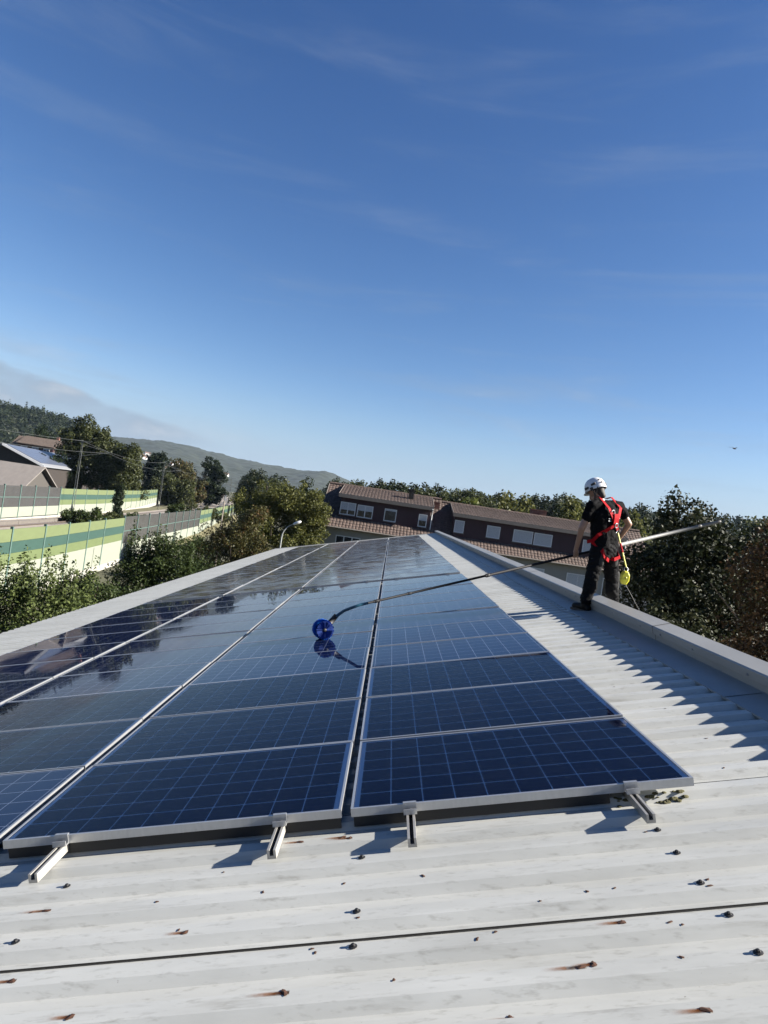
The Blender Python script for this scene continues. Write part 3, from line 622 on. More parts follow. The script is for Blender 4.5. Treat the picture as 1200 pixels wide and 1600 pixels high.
# catenary masts
def mast(y_, off, ht, label):
    i = int(np.argmin(abs(tk[:, 1] - y_))); p = tk[i] + nor[i]*off; s = -1 if off > 0 else 1
    t = thing('catenary_mast', (p[0], p[1], -4.75), label, 'mast', 'masts along the railway')
    mb = MB()
    for q in (-.16, .16):
        mb.tube([(q, 0, 0), (q*.45, 0, ht)], [.035, .024], 6)
    for k in range(int(ht/.55)):
        z0 = k*.55; w0 = .16*(1 - .55*z0/ht); w1 = .16*(1 - .55*(z0 + .55)/ht); sg = 1 if k % 2 else -1
        mb.tube([(-sg*w0, 0, z0), (sg*w1, 0, min(ht, z0 + .55))], .012, 4)
    mb.build('pole', M['mast'], t)
    a = nor[i]*(-off + (2.1 if off > 0 else -2.1)); a3 = Vector((a[0], a[1], 0))
    mb = MB(); mb.tube([(0, 0, ht - 1.9), tuple(a3 + Vector((0, 0, ht - 1.0)))], .03, 5); mb.tube([(0, 0, ht - .5), tuple(a3 + Vector((0, 0, ht - 1.0)))], .022, 5); mb.tube([(-.9, 0, ht - .15), (.9, 0, ht - .15)], .035, 5); mb.build('arm', M['mast'], t)
    return Vector((p[0], p[1], -4.75)) + a3 + Vector((0, 0, ht - 1.1)), Vector((p[0], p[1], -4.75 + ht - .1))
M['mast'] = mat('grey_mast_steel', (.16, .17, .165), .6, metal=.3, var=.15)
MASTL = [(79, 'near lattice mast standing before the far noise barrier'), (128, 'lattice mast behind the round trackside bushes'), (180, 'third lattice mast along the railway'), (235, 'fourth lattice mast along the railway'), (295, 'fifth lattice mast along the railway'), (360, 'farthest lattice mast along the railway')]
tops = [mast(y_, 5.2, 9.2, lb) for y_, lb in MASTL]
ends = [mast(y_, -5.2, 8.6, lb) for y_, lb in ((150, 'nearest lattice mast on the right side of the tracks'), (205, 'middle lattice mast on the right side of the tracks'), (262, 'farthest lattice mast on the right side of the tracks'))]
def wire(pts, label, r=.011):
    mb = MB()
    for i in range(len(pts) - 1):
        a, b = pts[i], pts[i+1]; n = 8
        q = [a.lerp(b, k/n) - Vector((0, 0, 1.0*(a - b).length/60*4*(k/n)*(1 - k/n))) for k in range(n + 1)]
        mb.tube(q, r, 4)
    tag(mb.build('overhead_wire', M['mast']), label, 'wire', 'overhead railway wires')
lead = Vector((-34, 20, 3.2))
wire([lead] + [a for a, _ in tops], 'contact wire hung from the mast arms')
wire([Vector((-37, 20, 4.6))] + [b for _, b in tops], 'feeder wire running over the mast tops', .012)

# ------------------------------------------------------------------ lamps
def street_lamp(x, y_, h, lean, label):
    t = thing('street_lamp', (x, y_, GZ), label, 'street lamp', 'street lamps by the hall'); mb = MB()
    pts = [(0, 0, 0), (0, 0, h*.5), (0, 0, h*.80)]; rad = [.075, .06, .05]
    for k in range(1, 7):
        a = k/6*R(62); q = h*.16; pts.append((lean*(q*(1 - math.cos(a))*1.0), 0, h*.80 + q*math.sin(a))); rad.append(.045 - .002*k)
    e = Vector(pts[-1]); dv = Vector((lean*math.sin(R(62)), 0, math.cos(R(62)))); pts.append(tuple(e + dv*.28)); rad.append(.03)
    mb.tube(pts, rad, 10); mb.build('pole', mat('grey_lamp_pole', (.38, .40, .38), .5, metal=.3), t, smooth=True)
    b = e + dv*.1; A = Matrix.Translation(b) @ dv.to_track_quat('Z', 'X').to_matrix().to_4x4() @ Matrix.Diagonal((.75, 1, 1, 1))
    mb = MB(); mb.lathe([(.0001, 0), (.07, .01), (.105, .08), (.125, .28), (.115, .46), (.06, .55), (.0001, .56)], 16, A); hd = mb.build('lamp_head', mat('white_lamp_housing', (.80, .81, .80), .35), t, smooth=True)
    return t
street_lamp(-6.95, 41.7, 6.35, 1, 'street lamp with bent neck and white head before the willow-green tree')
t = thing('light_pole', (-12.2, 46.7, GZ), 'slim straight grey pole rising beside the brownish bush', 'pole'); mb = MB(); mb.tube([(0, 0, 0), (0, 0, 3), (-.02, 0, 7.0)], [.075, .06, .04], 10); mb.build('shaft', mat('weathered_pole', (.28, .24, .20), .7), t)
mb = MB(); mb.tube([(-.02, 0, 6.8), (.0, 0, 7.12), (.12, 0, 7.2)], [.05, .06, .03], 8); mb.build('top_fitting', M['steel'], t)

# ------------------------------------------------------------------ terrace behind the hall
M['tile'] = mat('brown_concrete_tile', (.095, .062, .049), .85, var=.35, scale=3.2, col2=(.145, .100, .082), coords='Object')
M['tile2'] = mat('dull_brown_tile', (.085, .060, .047), .9, var=.3, scale=2.5, col2=(.14, .104, .082))
M['maroon'] = mat('dark_maroon_cladding', (.032, .007, .014), .7, var=.2, scale=2)
M['fascia'] = mat('grey_brown_fascia', (.22, .19, .165), .8, var=.15)
M['wallgrey'] = mat('pale_grey_render', (.30, .295, .28), .9, var=.06, scale=1)
M['pvc'] = mat('white_pvc', (.75, .76, .77), .4, var=.03)
M['shutter'] = mat('grey_roller_shutter', (.50, .53, .58), .6, var=.05)
M['pane'] = mat('dark_window_glass', (.015, .018, .022), .06, var=.1)
M['brick'] = mat('red_brick_chimney', (.20, .09, .065), .9, var=.3, scale=8)
def tile_field(name, parent, x0, x1, y0, z0, y1, z1, mt, tw=.30, tl=.36, clip=None):
    """staggered rows of single tiles on the slope from (y0,z0) up to (y1,z1), all of them in one part"""
    mb = MB(); ln = math.hypot(y1 - y0, z1 - z0); d = Vector((0, (y1 - y0)/ln, (z1 - z0)/ln)); n = Vector((0, -d.z, d.y)); nr = max(1, round(ln/tl)); tl = ln/nr; nc = max(1, round((x1 - x0)/tw)); tw = (x1 - x0)/nc; r = random.Random(len(name) + int(abs(x0)*7))
    for i in range(nr):
        for j in range(nc):
            xa = x0 + j*tw
            if clip and not clip(xa + tw/2, i/nr): continue
            a = Vector((xa, y0, z0)) + d*(i*tl); e = r.uniform(-.006, .006)
            lo, hi = n*(.055 + e), n*(.016 + e); g_ = tw*.09
            P = [a + lo*.6, a + lo + Vector((tw*.25, 0, 0)), a + lo + Vector((tw*.65, 0, 0)), a + lo*.45 + Vector((tw - g_, 0, 0))]
            Q = [p + d*(tl*1.08) - lo*.62 for p in P]
            b = len(mb.v); mb.v += [tuple(p) for p in P + Q] + [tuple(p - n*.05) for p in P]
            for k in range(3):
                mb.f.append((b+k, b+k+1, b+5+k, b+4+k)); mb.mi.append(0); mb.f.append((b+8+k, b+9+k, b+k+1, b+k)); mb.mi.append(0)
    o = mb.build(name, mt, parent); o['kind'] = 'stuff'; return o
def slab(name, parent, x0, x1, y0, z0, y1, z1, th, mt):
    mb = MB(); mb.prism([Vector((0, y0, z0)), Vector((0, y1, z1)), Vector((0, y1, z1 - th)), Vector((0, y0, z0 - th))], (x0, 0, 0), (x1, 0, 0)); return mb.build(name, mt, parent)
def window(parent, x0, x1, z0, z1, y_, panes=2, shut=0., name='window'):
    mb = MB(); f = .07
    mb.box(x0, x1, y_ - .05, y_ + .04, z0, z0 + f); mb.box(x0, x1, y_ - .05, y_ + .04, z1 - f, z1); mb.box(x0, x0 + f, y_ - .05, y_ + .04, z0 + f, z1 - f); mb.box(x1 - f, x1, y_ - .05, y_ + .04, z0 + f, z1 - f)
    for k in range(1, panes): xm = x0 + (x1 - x0)*k/panes; mb.box(xm - f*.6, xm + f*.6, y_ - .045, y_ + .04, z0 + f, z1 - f)
    w_ = mb.build(name, M['pvc'], parent)
    for k in range(panes):
        a = x0 + (x1 - x0)*k/panes + f*.8; b = x0 + (x1 - x0)*(k+1)/panes - f*.8; q = MB(); q.box(a, b, y_ + .0, y_ + .012, z0 + f, z1 - f); q.build('pane', M['pane'], w_)
    q = MB(); q.box(x0 - .06, x1 + .06, y_ - .14, y_ - .051, z0 - .06, z0 - .012); q.build('sill', M['fascia'], w_)
    if shut > 0:
        zs = z1 - f - (z1 - z0 - 2*f)*shut; q = MB(); n = max(2, int((z1 - f - zs)/.06)); hh = (z1 - f - zs)/n
        for k in range(n): q.box(x0 + f*.9, x1 - f*.9, y_ - .046 + .008*(k % 2), y_ - .02, zs + k*hh, zs + (k + 1)*hh - .004)
        q.build('roller_shutter', M['shutter'], w_)['kind'] = 'stuff'
    return w_
YD = 58.7
def house_unit(label, x0, x1, dz, dorm, wins, walls, chims, verge_left):
    t = thing('terraced_house', ((x0 + x1)/2, 63, GZ), label, 'house', 'terraced houses behind the hall'); T0 = Matrix.Translation((-(x0 + x1)/2, -63, -GZ + dz))
    p = bpy.data.objects.new('tmp', None)
    def put(o): o.parent = t; o.matrix_local = T0 @ o.matrix_local if not (o.data is None) else T0; return o
    made = []
    L0 = len(bpy.data.objects)
    ey, ez, ry, rz = 57.35, -.52, 63.3, 3.32
    before = set(bpy.data.objects)
    mb = MB(); mb.box(x0, x1, 57.95, 58.15, GZ - 1, -.45); mb.build('wall', M['wallgrey'])
    mb = MB(); mb.box(x0 + .2, x1 - .2, 68.0, 68.2, GZ - 1, -.4); mb.build('rear_wall', M['wallgrey'])
    for xx in (x0, x1 - .2):
        mb = MB(); mb.prism([Vector((0, 58.16, GZ - 1)), Vector((0, 67.99, GZ - 1)), Vector((0, 67.99, -.3)), Vector((0, ry, rz - .25)), Vector((0, 58.16, .0))], (xx + .003, 0, 0), (xx + .197, 0, 0)); mb.build('gable_wall', M['wallgrey'])
    sl = (rz - ez)/(ry - ey)
    slab('roof', None, x0 - .25, x1 + .05, ey, ez, ry, rz, .14, M['tile2']); slab('roof', None, x0 - .25, x1 + .05, 2*ry - ey, ez, ry, rz, .14, M['tile2'])
    dx0, dx1 = dorm; DZ0, DZ1 = ez + sl*(YD - ey), 2.30
    tile_field('roof_tiles', None, x0 - .25, x1 + .05, ey - .03, ez, YD - .02, DZ0, M['tile'])
    tile_field('roof_tiles', None, x0 - .25, x1 + .05, YD, DZ0, ry, rz, M['tile'], clip=lambda x, f: x < dx0 - .05 or x > dx1 + .05)
    mb = MB(); mb.box(dx0, dx1, YD, YD + .2, DZ0 - .3, DZ1); mb.build('dormer_front', M['maroon'])
    for xx in (dx0, dx1 - .12):
        mb = MB(); mb.prism([Vector((0, YD + .21, DZ0 - .2)), Vector((0, ry - .4, rz - .35)), Vector((0, YD + .21, DZ1))], (xx + .004, 0, 0), (xx + .116, 0, 0)); mb.build('dormer_cheek', M['maroon'])
    slab('dormer_roof', None, dx0 - .18, dx1 + .18, YD - .42, DZ1 + .13, ry - .1, rz + .06, .12, M['tile2'])
    tile_field('dormer_tiles', None, dx0 - .18, dx1 + .18, YD - .30, DZ1 + .14, ry - .08, rz + .07, M['tile'])
    mb = MB(); mb.box(dx0 - .2, dx1 + .2, YD - .47, YD - .421, DZ1 - .16, DZ1 + .17); mb.build('fascia', M['fascia'])
    for xx in (dx0 - .22, dx1 + .185):
        mb = MB(); mb.prism([Vector((0, YD - .47, DZ1 + .18)), Vector((0, ry - .2, rz + .10)), Vector((0, ry - .2, rz - .06)), Vector((0, YD - .47, DZ1 - .10))], (xx, 0, 0), (xx + .033, 0, 0)); mb.build('barge_board', M['fascia'])
    mb = MB(); mb.tube([(dx1 + .12, YD - .5, DZ1 - .05), (dx1 + .14, YD - .12, DZ1 - .5), (dx1 + .14, YD - .06, DZ0 + .02)], .045, 8); mb.build('downpipe', M['pvc'])
    mb = MB(); mb.tube([(x0 - .25, ey - .1, ez - .06), (x1 + .05, ey - .1, ez - .06)], .075, 8); mb.build('gutter', M['fascia'])
    mb = MB(); nrt = int((x1 - x0)/.38)
    for k in range(nrt):
        xa = x0 - .25 + k*(x1 - x0 + .3)/nrt; mb.tube([(xa, ry, rz + .06 + .012*(k % 2)), (xa + (x1 - x0 + .3)/nrt*.97, ry, rz + .06 + .012*(k % 2))], .13, 8)
    mb.build('ridge_tiles', M['tile'])['kind'] = 'stuff'
    if verge_left:
        mb = MB(); mb.prism([Vector((0, ey - .05, ez + .1)), Vector((0, ry, rz + .1)), Vector((0, ry, rz - .18)), Vector((0, ey - .05, ez - .18))], (x0 - .31, 0, 0), (x0 - .255, 0, 0)); mb.build('verge_board', M['fascia'])
    for (a, b, z0, z1, n, sh) in wins: window(None, a, b, z0, z1, YD - .004, n, sh)
    for (a, b, z0, z1, n, sh) in walls: window(None, a, b, z0, z1, 57.945, n, sh)
    for (cx, cy, cw, cz, mt) in chims:
        mb = MB(); mb.box(cx - cw, cx + cw, cy - .3, cy + .3, 2.4, cz); mb.box(cx - cw - .05, cx + cw + .05, cy - .35, cy + .35, cz, cz + .08); mb.build('chimney', M[mt])
    for o in set(bpy.data.objects) - before:
        if o.parent is None: o.parent = t; o.matrix_local = T0
    bpy.data.objects.remove(p); return t
house_unit('left terraced house with lit white windows in its dark dormer', -6.15, 4.42, 0, (-4.78, 3.36),
           [(-4.75, -3.35, .62, 1.75, 2, .62), (-3.2, -1.78, .58, 1.70, 2, .45), (-.75, .35, .60, 1.72, 1, .12), (2.35, 3.12, .55, 1.68, 1, .5)],
           [(-4.7, -2.5, -3.0, -1.25, 3, 0), (.5, 2.2, -3.0, -1.4, 2, 0), (-4.7, -2.5, -5.9, -4.2, 3, 0)], [(1.45, 60.9, .22, 3.75, 'dirt'), (3.95, 61.2, .25, 2.95, 'brick')], True)
house_unit('right terraced house with closed grey shutters in its dark dormer', 4.44, 23.6, -.22, (5.56, 20.8),
           [(5.62, 6.5, .75, 1.85, 1, 1), (8.55, 9.75, .72, 1.80, 1, 1), (10.95, 12.7, .70, 1.80, 1, 1), (12.82, 14.45, .68, 1.78, 1, 1), (17.2, 18.6, .7, 1.8, 1, 1)],
           [(8.6, 10.4, -3.0, -1.3, 2, .4), (12.2, 14.0, -3.1, -1.3, 2, .8), (16, 18, -3.1, -1.3, 2, 1), (19.2, 20.4, -3.1, -1.3, 1, 0)], [(14.0, 64.2, .75, 3.95, 'brick')], False)

# ------------------------------------------------------------------ buildings across the tracks
def gable_house(name, label, cx, cy, rz_, L_, W_, eave, ridge, wall, roof, group=None, z0=None, over=.5, parts=None, cat='building'):
    z0 = GZ if z0 is None else z0
    t = thing(name, (cx, cy, z0), label, cat, group, rz=rz_); e, r_ = eave - z0, ridge - z0
    for s in (-1, 1):
        mb = MB(); mb.box(-L_/2, L_/2, s*W_/2 - .1, s*W_/2 + .1, 0, e); mb.build('wall', wall, t)
        mb = MB(); mb.prism([Vector((0, -W_/2 + .11, 0)), Vector((0, W_/2 - .11, 0)), Vector((0, W_/2 - .11, e)), Vector((0, 0, r_ - .12)), Vector((0, -W_/2 + .11, e))], (s*(L_/2 - .2), 0, 0), (s*(L_/2 - .0), 0, 0)); mb.build('gable_wall', wall, t)
        k = (r_ - e)/(W_/2); mb = MB(); mb.prism([Vector((0, s*(W_/2 + over), e - k*over)), Vector((0, 0, r_)), Vector((0, 0, r_ + .18)), Vector((0, s*(W_/2 + over), e - k*over + .18))], (-L_/2 - over, 0, 0), (L_/2 + over, 0, 0)); mb.build('roof', roof, t)
    if parts: parts(t, e, r_)
    return t
M['darkwood'] = mat('dark_timber', (.035, .028, .024), .85, var=.3, scale=3)
M['beige_roof'] = mat('beige_corrugated_roof', (.20, .18, .165), .85, var=.12, scale=2, stretch=(1, .3, 1))
M['creme'] = mat('cream_render', (.22, .205, .185), .9, var=.06)
def barn_parts(t, e, r_):
    # solar modules on the slope facing the sun, white verge
    W_, L_ = 12.6, 40.; k = (r_ - e)/(W_/2); th = math.atan(k)
    for i in range(18):
        for j in range(3):
            mb = MB(); s0 = .35 + j*2.0; a = -L_/2 + .6 + i*2.15
            P = []
            for (u, v) in ((a, s0), (a + 2.09, s0), (a + 2.09, s0 + 1.94), (a, s0 + 1.94)): P.append(Vector((u, -v*math.cos(th), r_ + .18 - v*math.sin(th) + .09)))
            mb.quad(*P); Q = [p - Vector((0, 0, .05)) for p in P]
            for q in range(4): mb.quad(P[q], Q[q], Q[(q+1) % 4], P[(q+1) % 4])
            mb.build('solar_module', M['barn_pv'], t)
    mb = MB(); o = .52
    mb.prism([Vector((0, 0, r_ + .26)), Vector((0, -(W_/2 + o), e - k*o + .26)), Vector((0, -(W_/2 + o), e - k*o - .12)), Vector((0, 0, r_ - .12))], (-L_/2 - o - .09, 0, 0), (-L_/2 - o - .02, 0, 0)); mb.build('verge_board', M['pvc'], t)
M['barn_pv'] = mat('pale_blue_pv_glass', (.10, .12, .17), .35, var=.1)
gable_house('barn', 'dark timber barn with solar modules on its sunny roof slope', -66.9, 127.2, R(99.0), 40., 12.6, .55, 3.0, M['darkwood'], mat('grey_sheet_roof', (.25, .26, .28), .6), parts=barn_parts)
def hall_parts(t, e, r_):
    mb = MB(); mb.box(-6, 6.8, -5.42, -5.12, e - .9, e - .45); mb.build('window_band', M['pvc'], t)
gable_house('storage_hall', 'low hall with beige corrugated roof at the left edge', -56.5, 93, R(3), 13, 10, -2.5, .35, mat('brown_cladding', (.075, .068, .06), .85), M['beige_roof'], over=.7, parts=hall_parts)
def brown_parts(t, e, r_):
    mb = MB(); mb.box(-5.2, 2.8, -4.75, -2.0, e - .6, e + 1.55); mb.build('dormer_front', M['maroon'], t)
    for x in (-4.6, -2.0, .6): window(t, x, x + 1.5, e + .1, e + 1.2, -4.76, 2, .3)
    mb = MB(); mb.prism([Vector((0, -5.3, e + 1.55)), Vector((0, -.6, r_ + .2)), Vector((0, -.6, r_ + .36)), Vector((0, -5.3, e + 1.72))], (-5.6, 0, 0), (3.2, 0, 0)); mb.build('dormer_roof', M['tile2'], t)
    mb = MB(); mb.box(1.4, 2.0, -.3, .3, r_ - .5, r_ + 1.1); mb.build('chimney', M['brick'], t)
gable_house('dwelling_house', 'brown tiled house with long dormer above the barn roof', -84.5, 163, R(4), 14, 10.5, 3.0, 6.35, M['creme'], M['tile2'], parts=brown_parts, cat='house')
# white houses of the village on the far slope
def village(n, u0, u1, d0, d1, zoff, seed):
    r = random.Random(seed)
    return [(r.uniform(u0, u1), r.uniform(d0, d1), zoff, r.uniform(-.6, .6)) for _ in range(n)]
from mathutils.bvhtree import BVHTree
def ground_of(o):
    me = o.data; vs = np.empty(len(me.vertices)*3); me.vertices.foreach_get('co', vs); ps = np.empty(len(me.polygons)*4, int); me.polygons.foreach_get('vertices', ps)
    bv = BVHTree.FromPolygons([tuple(v) for v in vs.reshape(-1, 3)], [tuple(int(k) for k in q) for q in ps.reshape(-1, 4)])
    def f(x, y_):
        h = bv.ray_cast(Vector((x, y_, 900)), Vector((0, 0, -1))); return h[0].z if h[0] else GZ
    return f
hill_far = ground_of(bpy.data.objects['hill']); hill_right = ground_of(bpy.data.objects['hill.002']); hill_left = ground_of(bpy.data.objects['hill.001'])
M['vwall'] = mat('white_village_wall', (.78, .77, .74), .9, var=.05); M['vroof'] = mat('village_roof', (.20, .12, .09), .9, var=.2)
r_ = random.Random(5); vproto = None
for (x0, x1, y0, y1, n) in ((-760, -715, 1860, 1990, 4), (-640, -575, 1820, 1960, 7), (-505, -455, 1720, 1900, 7)):
    for i in range(n):
        x = r_.uniform(x0, x1); y_ = r_.uniform(y0, y1); z = hill_far(x, y_)
        if vproto is None:
            vproto = gable_house('village_house', 'tiny white house in the village on the far hillside', x, y_, .3, 15, 10, z + 5.5, z + 9, M['vwall'], M['vroof'], group='white village houses on the far slope', z0=z - 1, cat='house')
        else:
            c = copy_tree(vproto); c.location = (x, y_, z - 1); c.rotation_euler = (0, 0, r_.uniform(-.5, .9))

# ------------------------------------------------------------------ trees and bushes
def shoots(x0, x1, y0, y1, zb, zt, n, seed):
    """tall upright shoots as chains of small clumps"""
    r = np.random.default_rng(seed); C, Q = [], []
    for i in range(n):
        x, y_ = r.uniform(x0, x1), r.uniform(y0, y1); top = zb + (zt - zb)*r.uniform(.45, 1); lx, ly = r.normal(0, .12, 2)
        m_ = int((top - zb)/.13)
        for k in range(m_):
            t = k/max(1, m_ - 1); C.append((x + lx*t, y_ + ly*t, zb + (top - zb)*t)); Q.append(.17*(1 - .72*t) + .03)
    return np.array(C), np.array(Q)
# light leafy shrub by the eave
tree('leafy_shrub', 'light green leafy shrub with tall shoots at the left roof edge', 'shrub', -10.6, 18.0, GZ,
     [(-1.4, .3, 3.2, 2.0, 1.5, 1.25), (.6, -.2, 2.75, 1.5, 1.3, 1.0), (-2.6, .2, 2.6, 1.6, 1.4, 1.7), (.0, 0, 1.6, 2.4, 1.6, 1.5)], 30000, .095, M['leaf_bush'], .36, 260, .12, 3, limbs=9, shell=.3, jag=.5,
     extra=shoots(-2.4, 1.5, -.9, .9, 3.4, 5.15, 46, 5))
tree('dense_bush', 'dense dark green bush in front of the grey glazed barrier bays', 'bush', -9.9, 26.8, GZ,
     [(-.6, 0, 3.3, 1.3, 1.3, 1.1), (.4, .2, 3.6, 1.4, 1.3, 1.35), (1.3, .5, 3.2, 1.2, 1.2, 1.35), (-.3, 0, 1.8, 2.2, 1.6, 1.7), (.1, .1, 4.5, .8, .8, .9)], 34000, .10, M['leaf_dense'], .34, 300, .14, 4, limbs=8, jag=.45,
     extra=shoots(-1.6, 1.7, -.6, .8, 3.6, 5.75, 30, 6))
tree('dark_bush', 'dark bush between the light shrub and the dense bush by the eave', 'bush', -10.6, 22.6, GZ, [(0, 0, 2.7, 1.2, 1.1, 1.2), (.9, .6, 2.5, 1.2, 1.1, 1.1), (-.7, .5, 2.2, 1.2, 1.1, 1.2), (.2, 0, 1.4, 1.6, 1.3, 1.3)], 14000, .10, M['leaf_dense'], .32, 140, .1, 7, limbs=6, jag=.4)
tree('rounded_bush', 'olive bush with reddish patches beside the slim pole', 'bush', -9.6, 41.5, GZ,
     [(-1.2, 0, 4.0, 1.3, 1.3, 1.2), (0.2, .2, 4.6, 1.5, 1.3, 1.5), (1.2, .2, 3.6, 1.4, 1.3, 1.5), (.6, .3, 5.9, .9, .9, 1.0), (.2, 0, 2.2, 2.2, 1.6, 2.0)], 26000, .13, M['leaf_brown'], .40, 220, .14, 8, limbs=7, jag=.45)
tree('dark_bush', 'small dark bush at the foot of the near noise barrier end', 'bush', -14.6, 48.5, GZ,
     [(0, 0, 2.4, 1.2, 1.1, 1.7), (.9, .2, 2.0, 1.2, 1.1, 1.5)], 9000, .14, M['leaf_dense'], .4, 80, .1, 9, limbs=5)
tree('broad_tree', 'broad yellow-green tree left of the terraced houses', 'tree', -9.6, 56.5, GZ,
     [(-2.4, 0, 6.2, 2.1, 1.8, 2.1), (-.6, .2, 7.2, 2.2, 1.9, 2.2), (1.6, 0, 6.9, 2.0, 1.8, 2.0), (2.9, -.1, 6.4, 1.4, 1.3, 2.2), (0, 0, 4.2, 3.6, 2.4, 2.4), (2.2, -.3, 3.2, 2.0, 1.6, 2.2), (-2.6, -.3, 3.6, 1.6, 1.4, 2.0)], 52000, .17, M['leaf_willow'], .50, 420, .3, 12, limbs=12, jag=.5)
tree('conifer', 'dark spruce behind the left gable of the terrace', 'tree', -5.6, 76, GZ - 1.6, [(0, 0, 3, 2.0, 2.0, 2.5), (0, 0, 6, 1.6, 1.6, 2.2), (0, 0, 8.8, 1.1, 1.1, 2.0), (0, 0, 10.6, .5, .5, 1.6)], 9000, .22, M['leaf_fir'], .5, 120, .2, 13)
tree('conifer', 'dark spruce peeping over the broad yellow-green tree', 'tree', -10.4, 78, GZ - 2.2, [(0, 0, 3, 2.2, 2.0, 2.5), (0, 0, 6.5, 1.9, 1.6, 2.2), (0, 0, 9.5, 1.3, 1.1, 2.0), (0, 0, 11.2, .6, .5, 1.2)], 9000, .22, M['leaf_fir'], .5, 120, .2, 14)
# right-hand side of the ridge
tree('maple_tree', 'big dark backlit tree beyond the ridge on the right', 'tree', 9.0, 16.6, GZ - .35,
     [(-.6, 0, 8.5, 1.25, 1.3, 1.2), (.9, .2, 8.3, 1.0, 1.2, 1.0), (0, 0, 6.9, 2.0, 1.8, 1.7), (-1.1, 0, 5.4, 1.8, 1.5, 1.6), (.9, 0, 5.4, 1.6, 1.5, 1.8), (0, 0, 3.6, 2.1, 1.8, 1.9), (-1.25, .2, 7.4, 1.2, 1.1, 1.0), (1.35, 0, 7.3, .9, .9, .8)], 52000, .12, M['leaf_dark'], .34, 520, .22, 21, limbs=12, jag=.4, shell=.25)
tree('russet_hedge', 'russet autumn shrub at the right edge below the tree', 'shrub', 7.75, 10.4, GZ + .75,
     [(0, 0, 6.6, .95, 1.2, 1.6), (.9, .3, 7.0, 1.0, 1.2, 1.5), (-.2, .1, 4.8, 1.0, 1.2, 1.6), (.8, 0, 4.6, 1.1, 1.3, 1.8), (.3, 0, 2.6, 1.5, 1.4, 2.0)], 34000, .085, M['leaf_russet'], .26, 320, .12, 22, limbs=9, jag=.45)
tree('shaded_bush', 'dark bush below the ridge behind the worker', 'bush', 6.6, 14.2, GZ, [(0, 0, 4.2, 1.0, 1.2, 1.8), (.8, 0, 5.0, 1.1, 1.2, 1.8), (.3, 0, 2.4, 1.4, 1.3, 2.0)], 14000, .11, M['leaf_dark'], .34, 130, .12, 23)
# trees behind the far barrier on the left
LT = [('tall_tree', 'tallest ragged tree behind the far barrier', -58.5, 126, 'leaf_oak', [(-1.5, 0, 11.5, 4.2, 3.5, 4.2), (1.5, 0, 10.5, 4.0, 3.5, 3.8), (4.0, 0, 9.0, 3.4, 3, 4.5), (0, 0, 6.0, 6.0, 4.5, 5.0), (-1.0, 0, 14.4, 1.8, 1.6, 2.3), (2.4, 0, 13.2, 1.4, 1.3, 2.4)], 36000, .42, 1.0, 260),
      ('dark_tree', 'dark rounded tree left of the tallest ragged tree', -65.5, 121, 'leaf_fir', [(0, 0, 5.2, 3.8, 3.4, 3.2), (2.8, 0, 5.4, 3.0, 3, 3.0), (-1.5, 0, 3.4, 3.6, 3, 3.0)], 16000, .42, .9, 130),
      ('round_tree', 'green tree right of the tallest ragged tree', -50.5, 124, 'leaf_oak', [(0, 0, 7.2, 3.6, 3.2, 3.6), (1.5, 0, 9.6, 2.6, 2.4, 2.6), (0, 0, 4.2, 3.9, 3.2, 3.6)], 17000, .42, .9, 140),
      ('dark_conifer', 'dark conifer between the tall trees and the olive tree', -64.0, 182, 'leaf_fir', [(0, 0, 8, 4.0, 3.4, 4.2), (-.8, 0, 11.5, 2.6, 2.4, 3.2), (0, 0, 4, 4.4, 4, 3.6)], 13000, .5, 1.1, 110),
      ('olive_tree', 'olive-brown tree in the middle of the left tree group', -57.5, 184, 'leaf_brown', [(0, 0, 8, 4.4, 3.6, 3.8), (2.0, 0, 6.2, 3.6, 3.2, 3.6), (-2, 0, 10, 3.0, 2.8, 2.4), (0, 0, 3.6, 5.0, 4, 3.4)], 15000, .5, 1.1, 130),
      ('pine_tree', 'dark pine rising just left of the railway curve', -51.6, 188, 'leaf_fir', [(0, 0, 11.5, 2.9, 2.6, 3.0), (1.8, 0, 10.2, 2.6, 2.4, 3.0), (-1.0, 0, 7.0, 3.2, 3.0, 3.4), (1.4, 0, 5.5, 3.4, 3, 3.6)], 14000, .5, 1.0, 120),
      ('low_tree', 'low dark tree under the olive tree', -60.5, 174, 'leaf_fir', [(0, 0, 3.4, 4.4, 3.4, 3.0), (4.5, 0, 3.0, 3.6, 3.2, 2.8)], 9000, .5, .9, 80),
      ('edge_tree', 'dark tree at the left edge above the brown house', -93.0, 176, 'leaf_fir', [(0, 0, 11.5, 4.8, 4, 3.8), (4.0, 0, 10.4, 3.2, 3, 3.2), (0, 0, 6.5, 5.4, 4, 4.6)], 14000, .5, 1.1, 120),
      ('pale_tree', 'yellowish tree behind the roof of the brown house', -84.5, 186, 'leaf_brown', [(0, 0, 9.5, 5.0, 4, 4.2), (3.5, 0, 8.2, 4, 3.6, 3.8)], 9000, .5, 1.1, 80)]
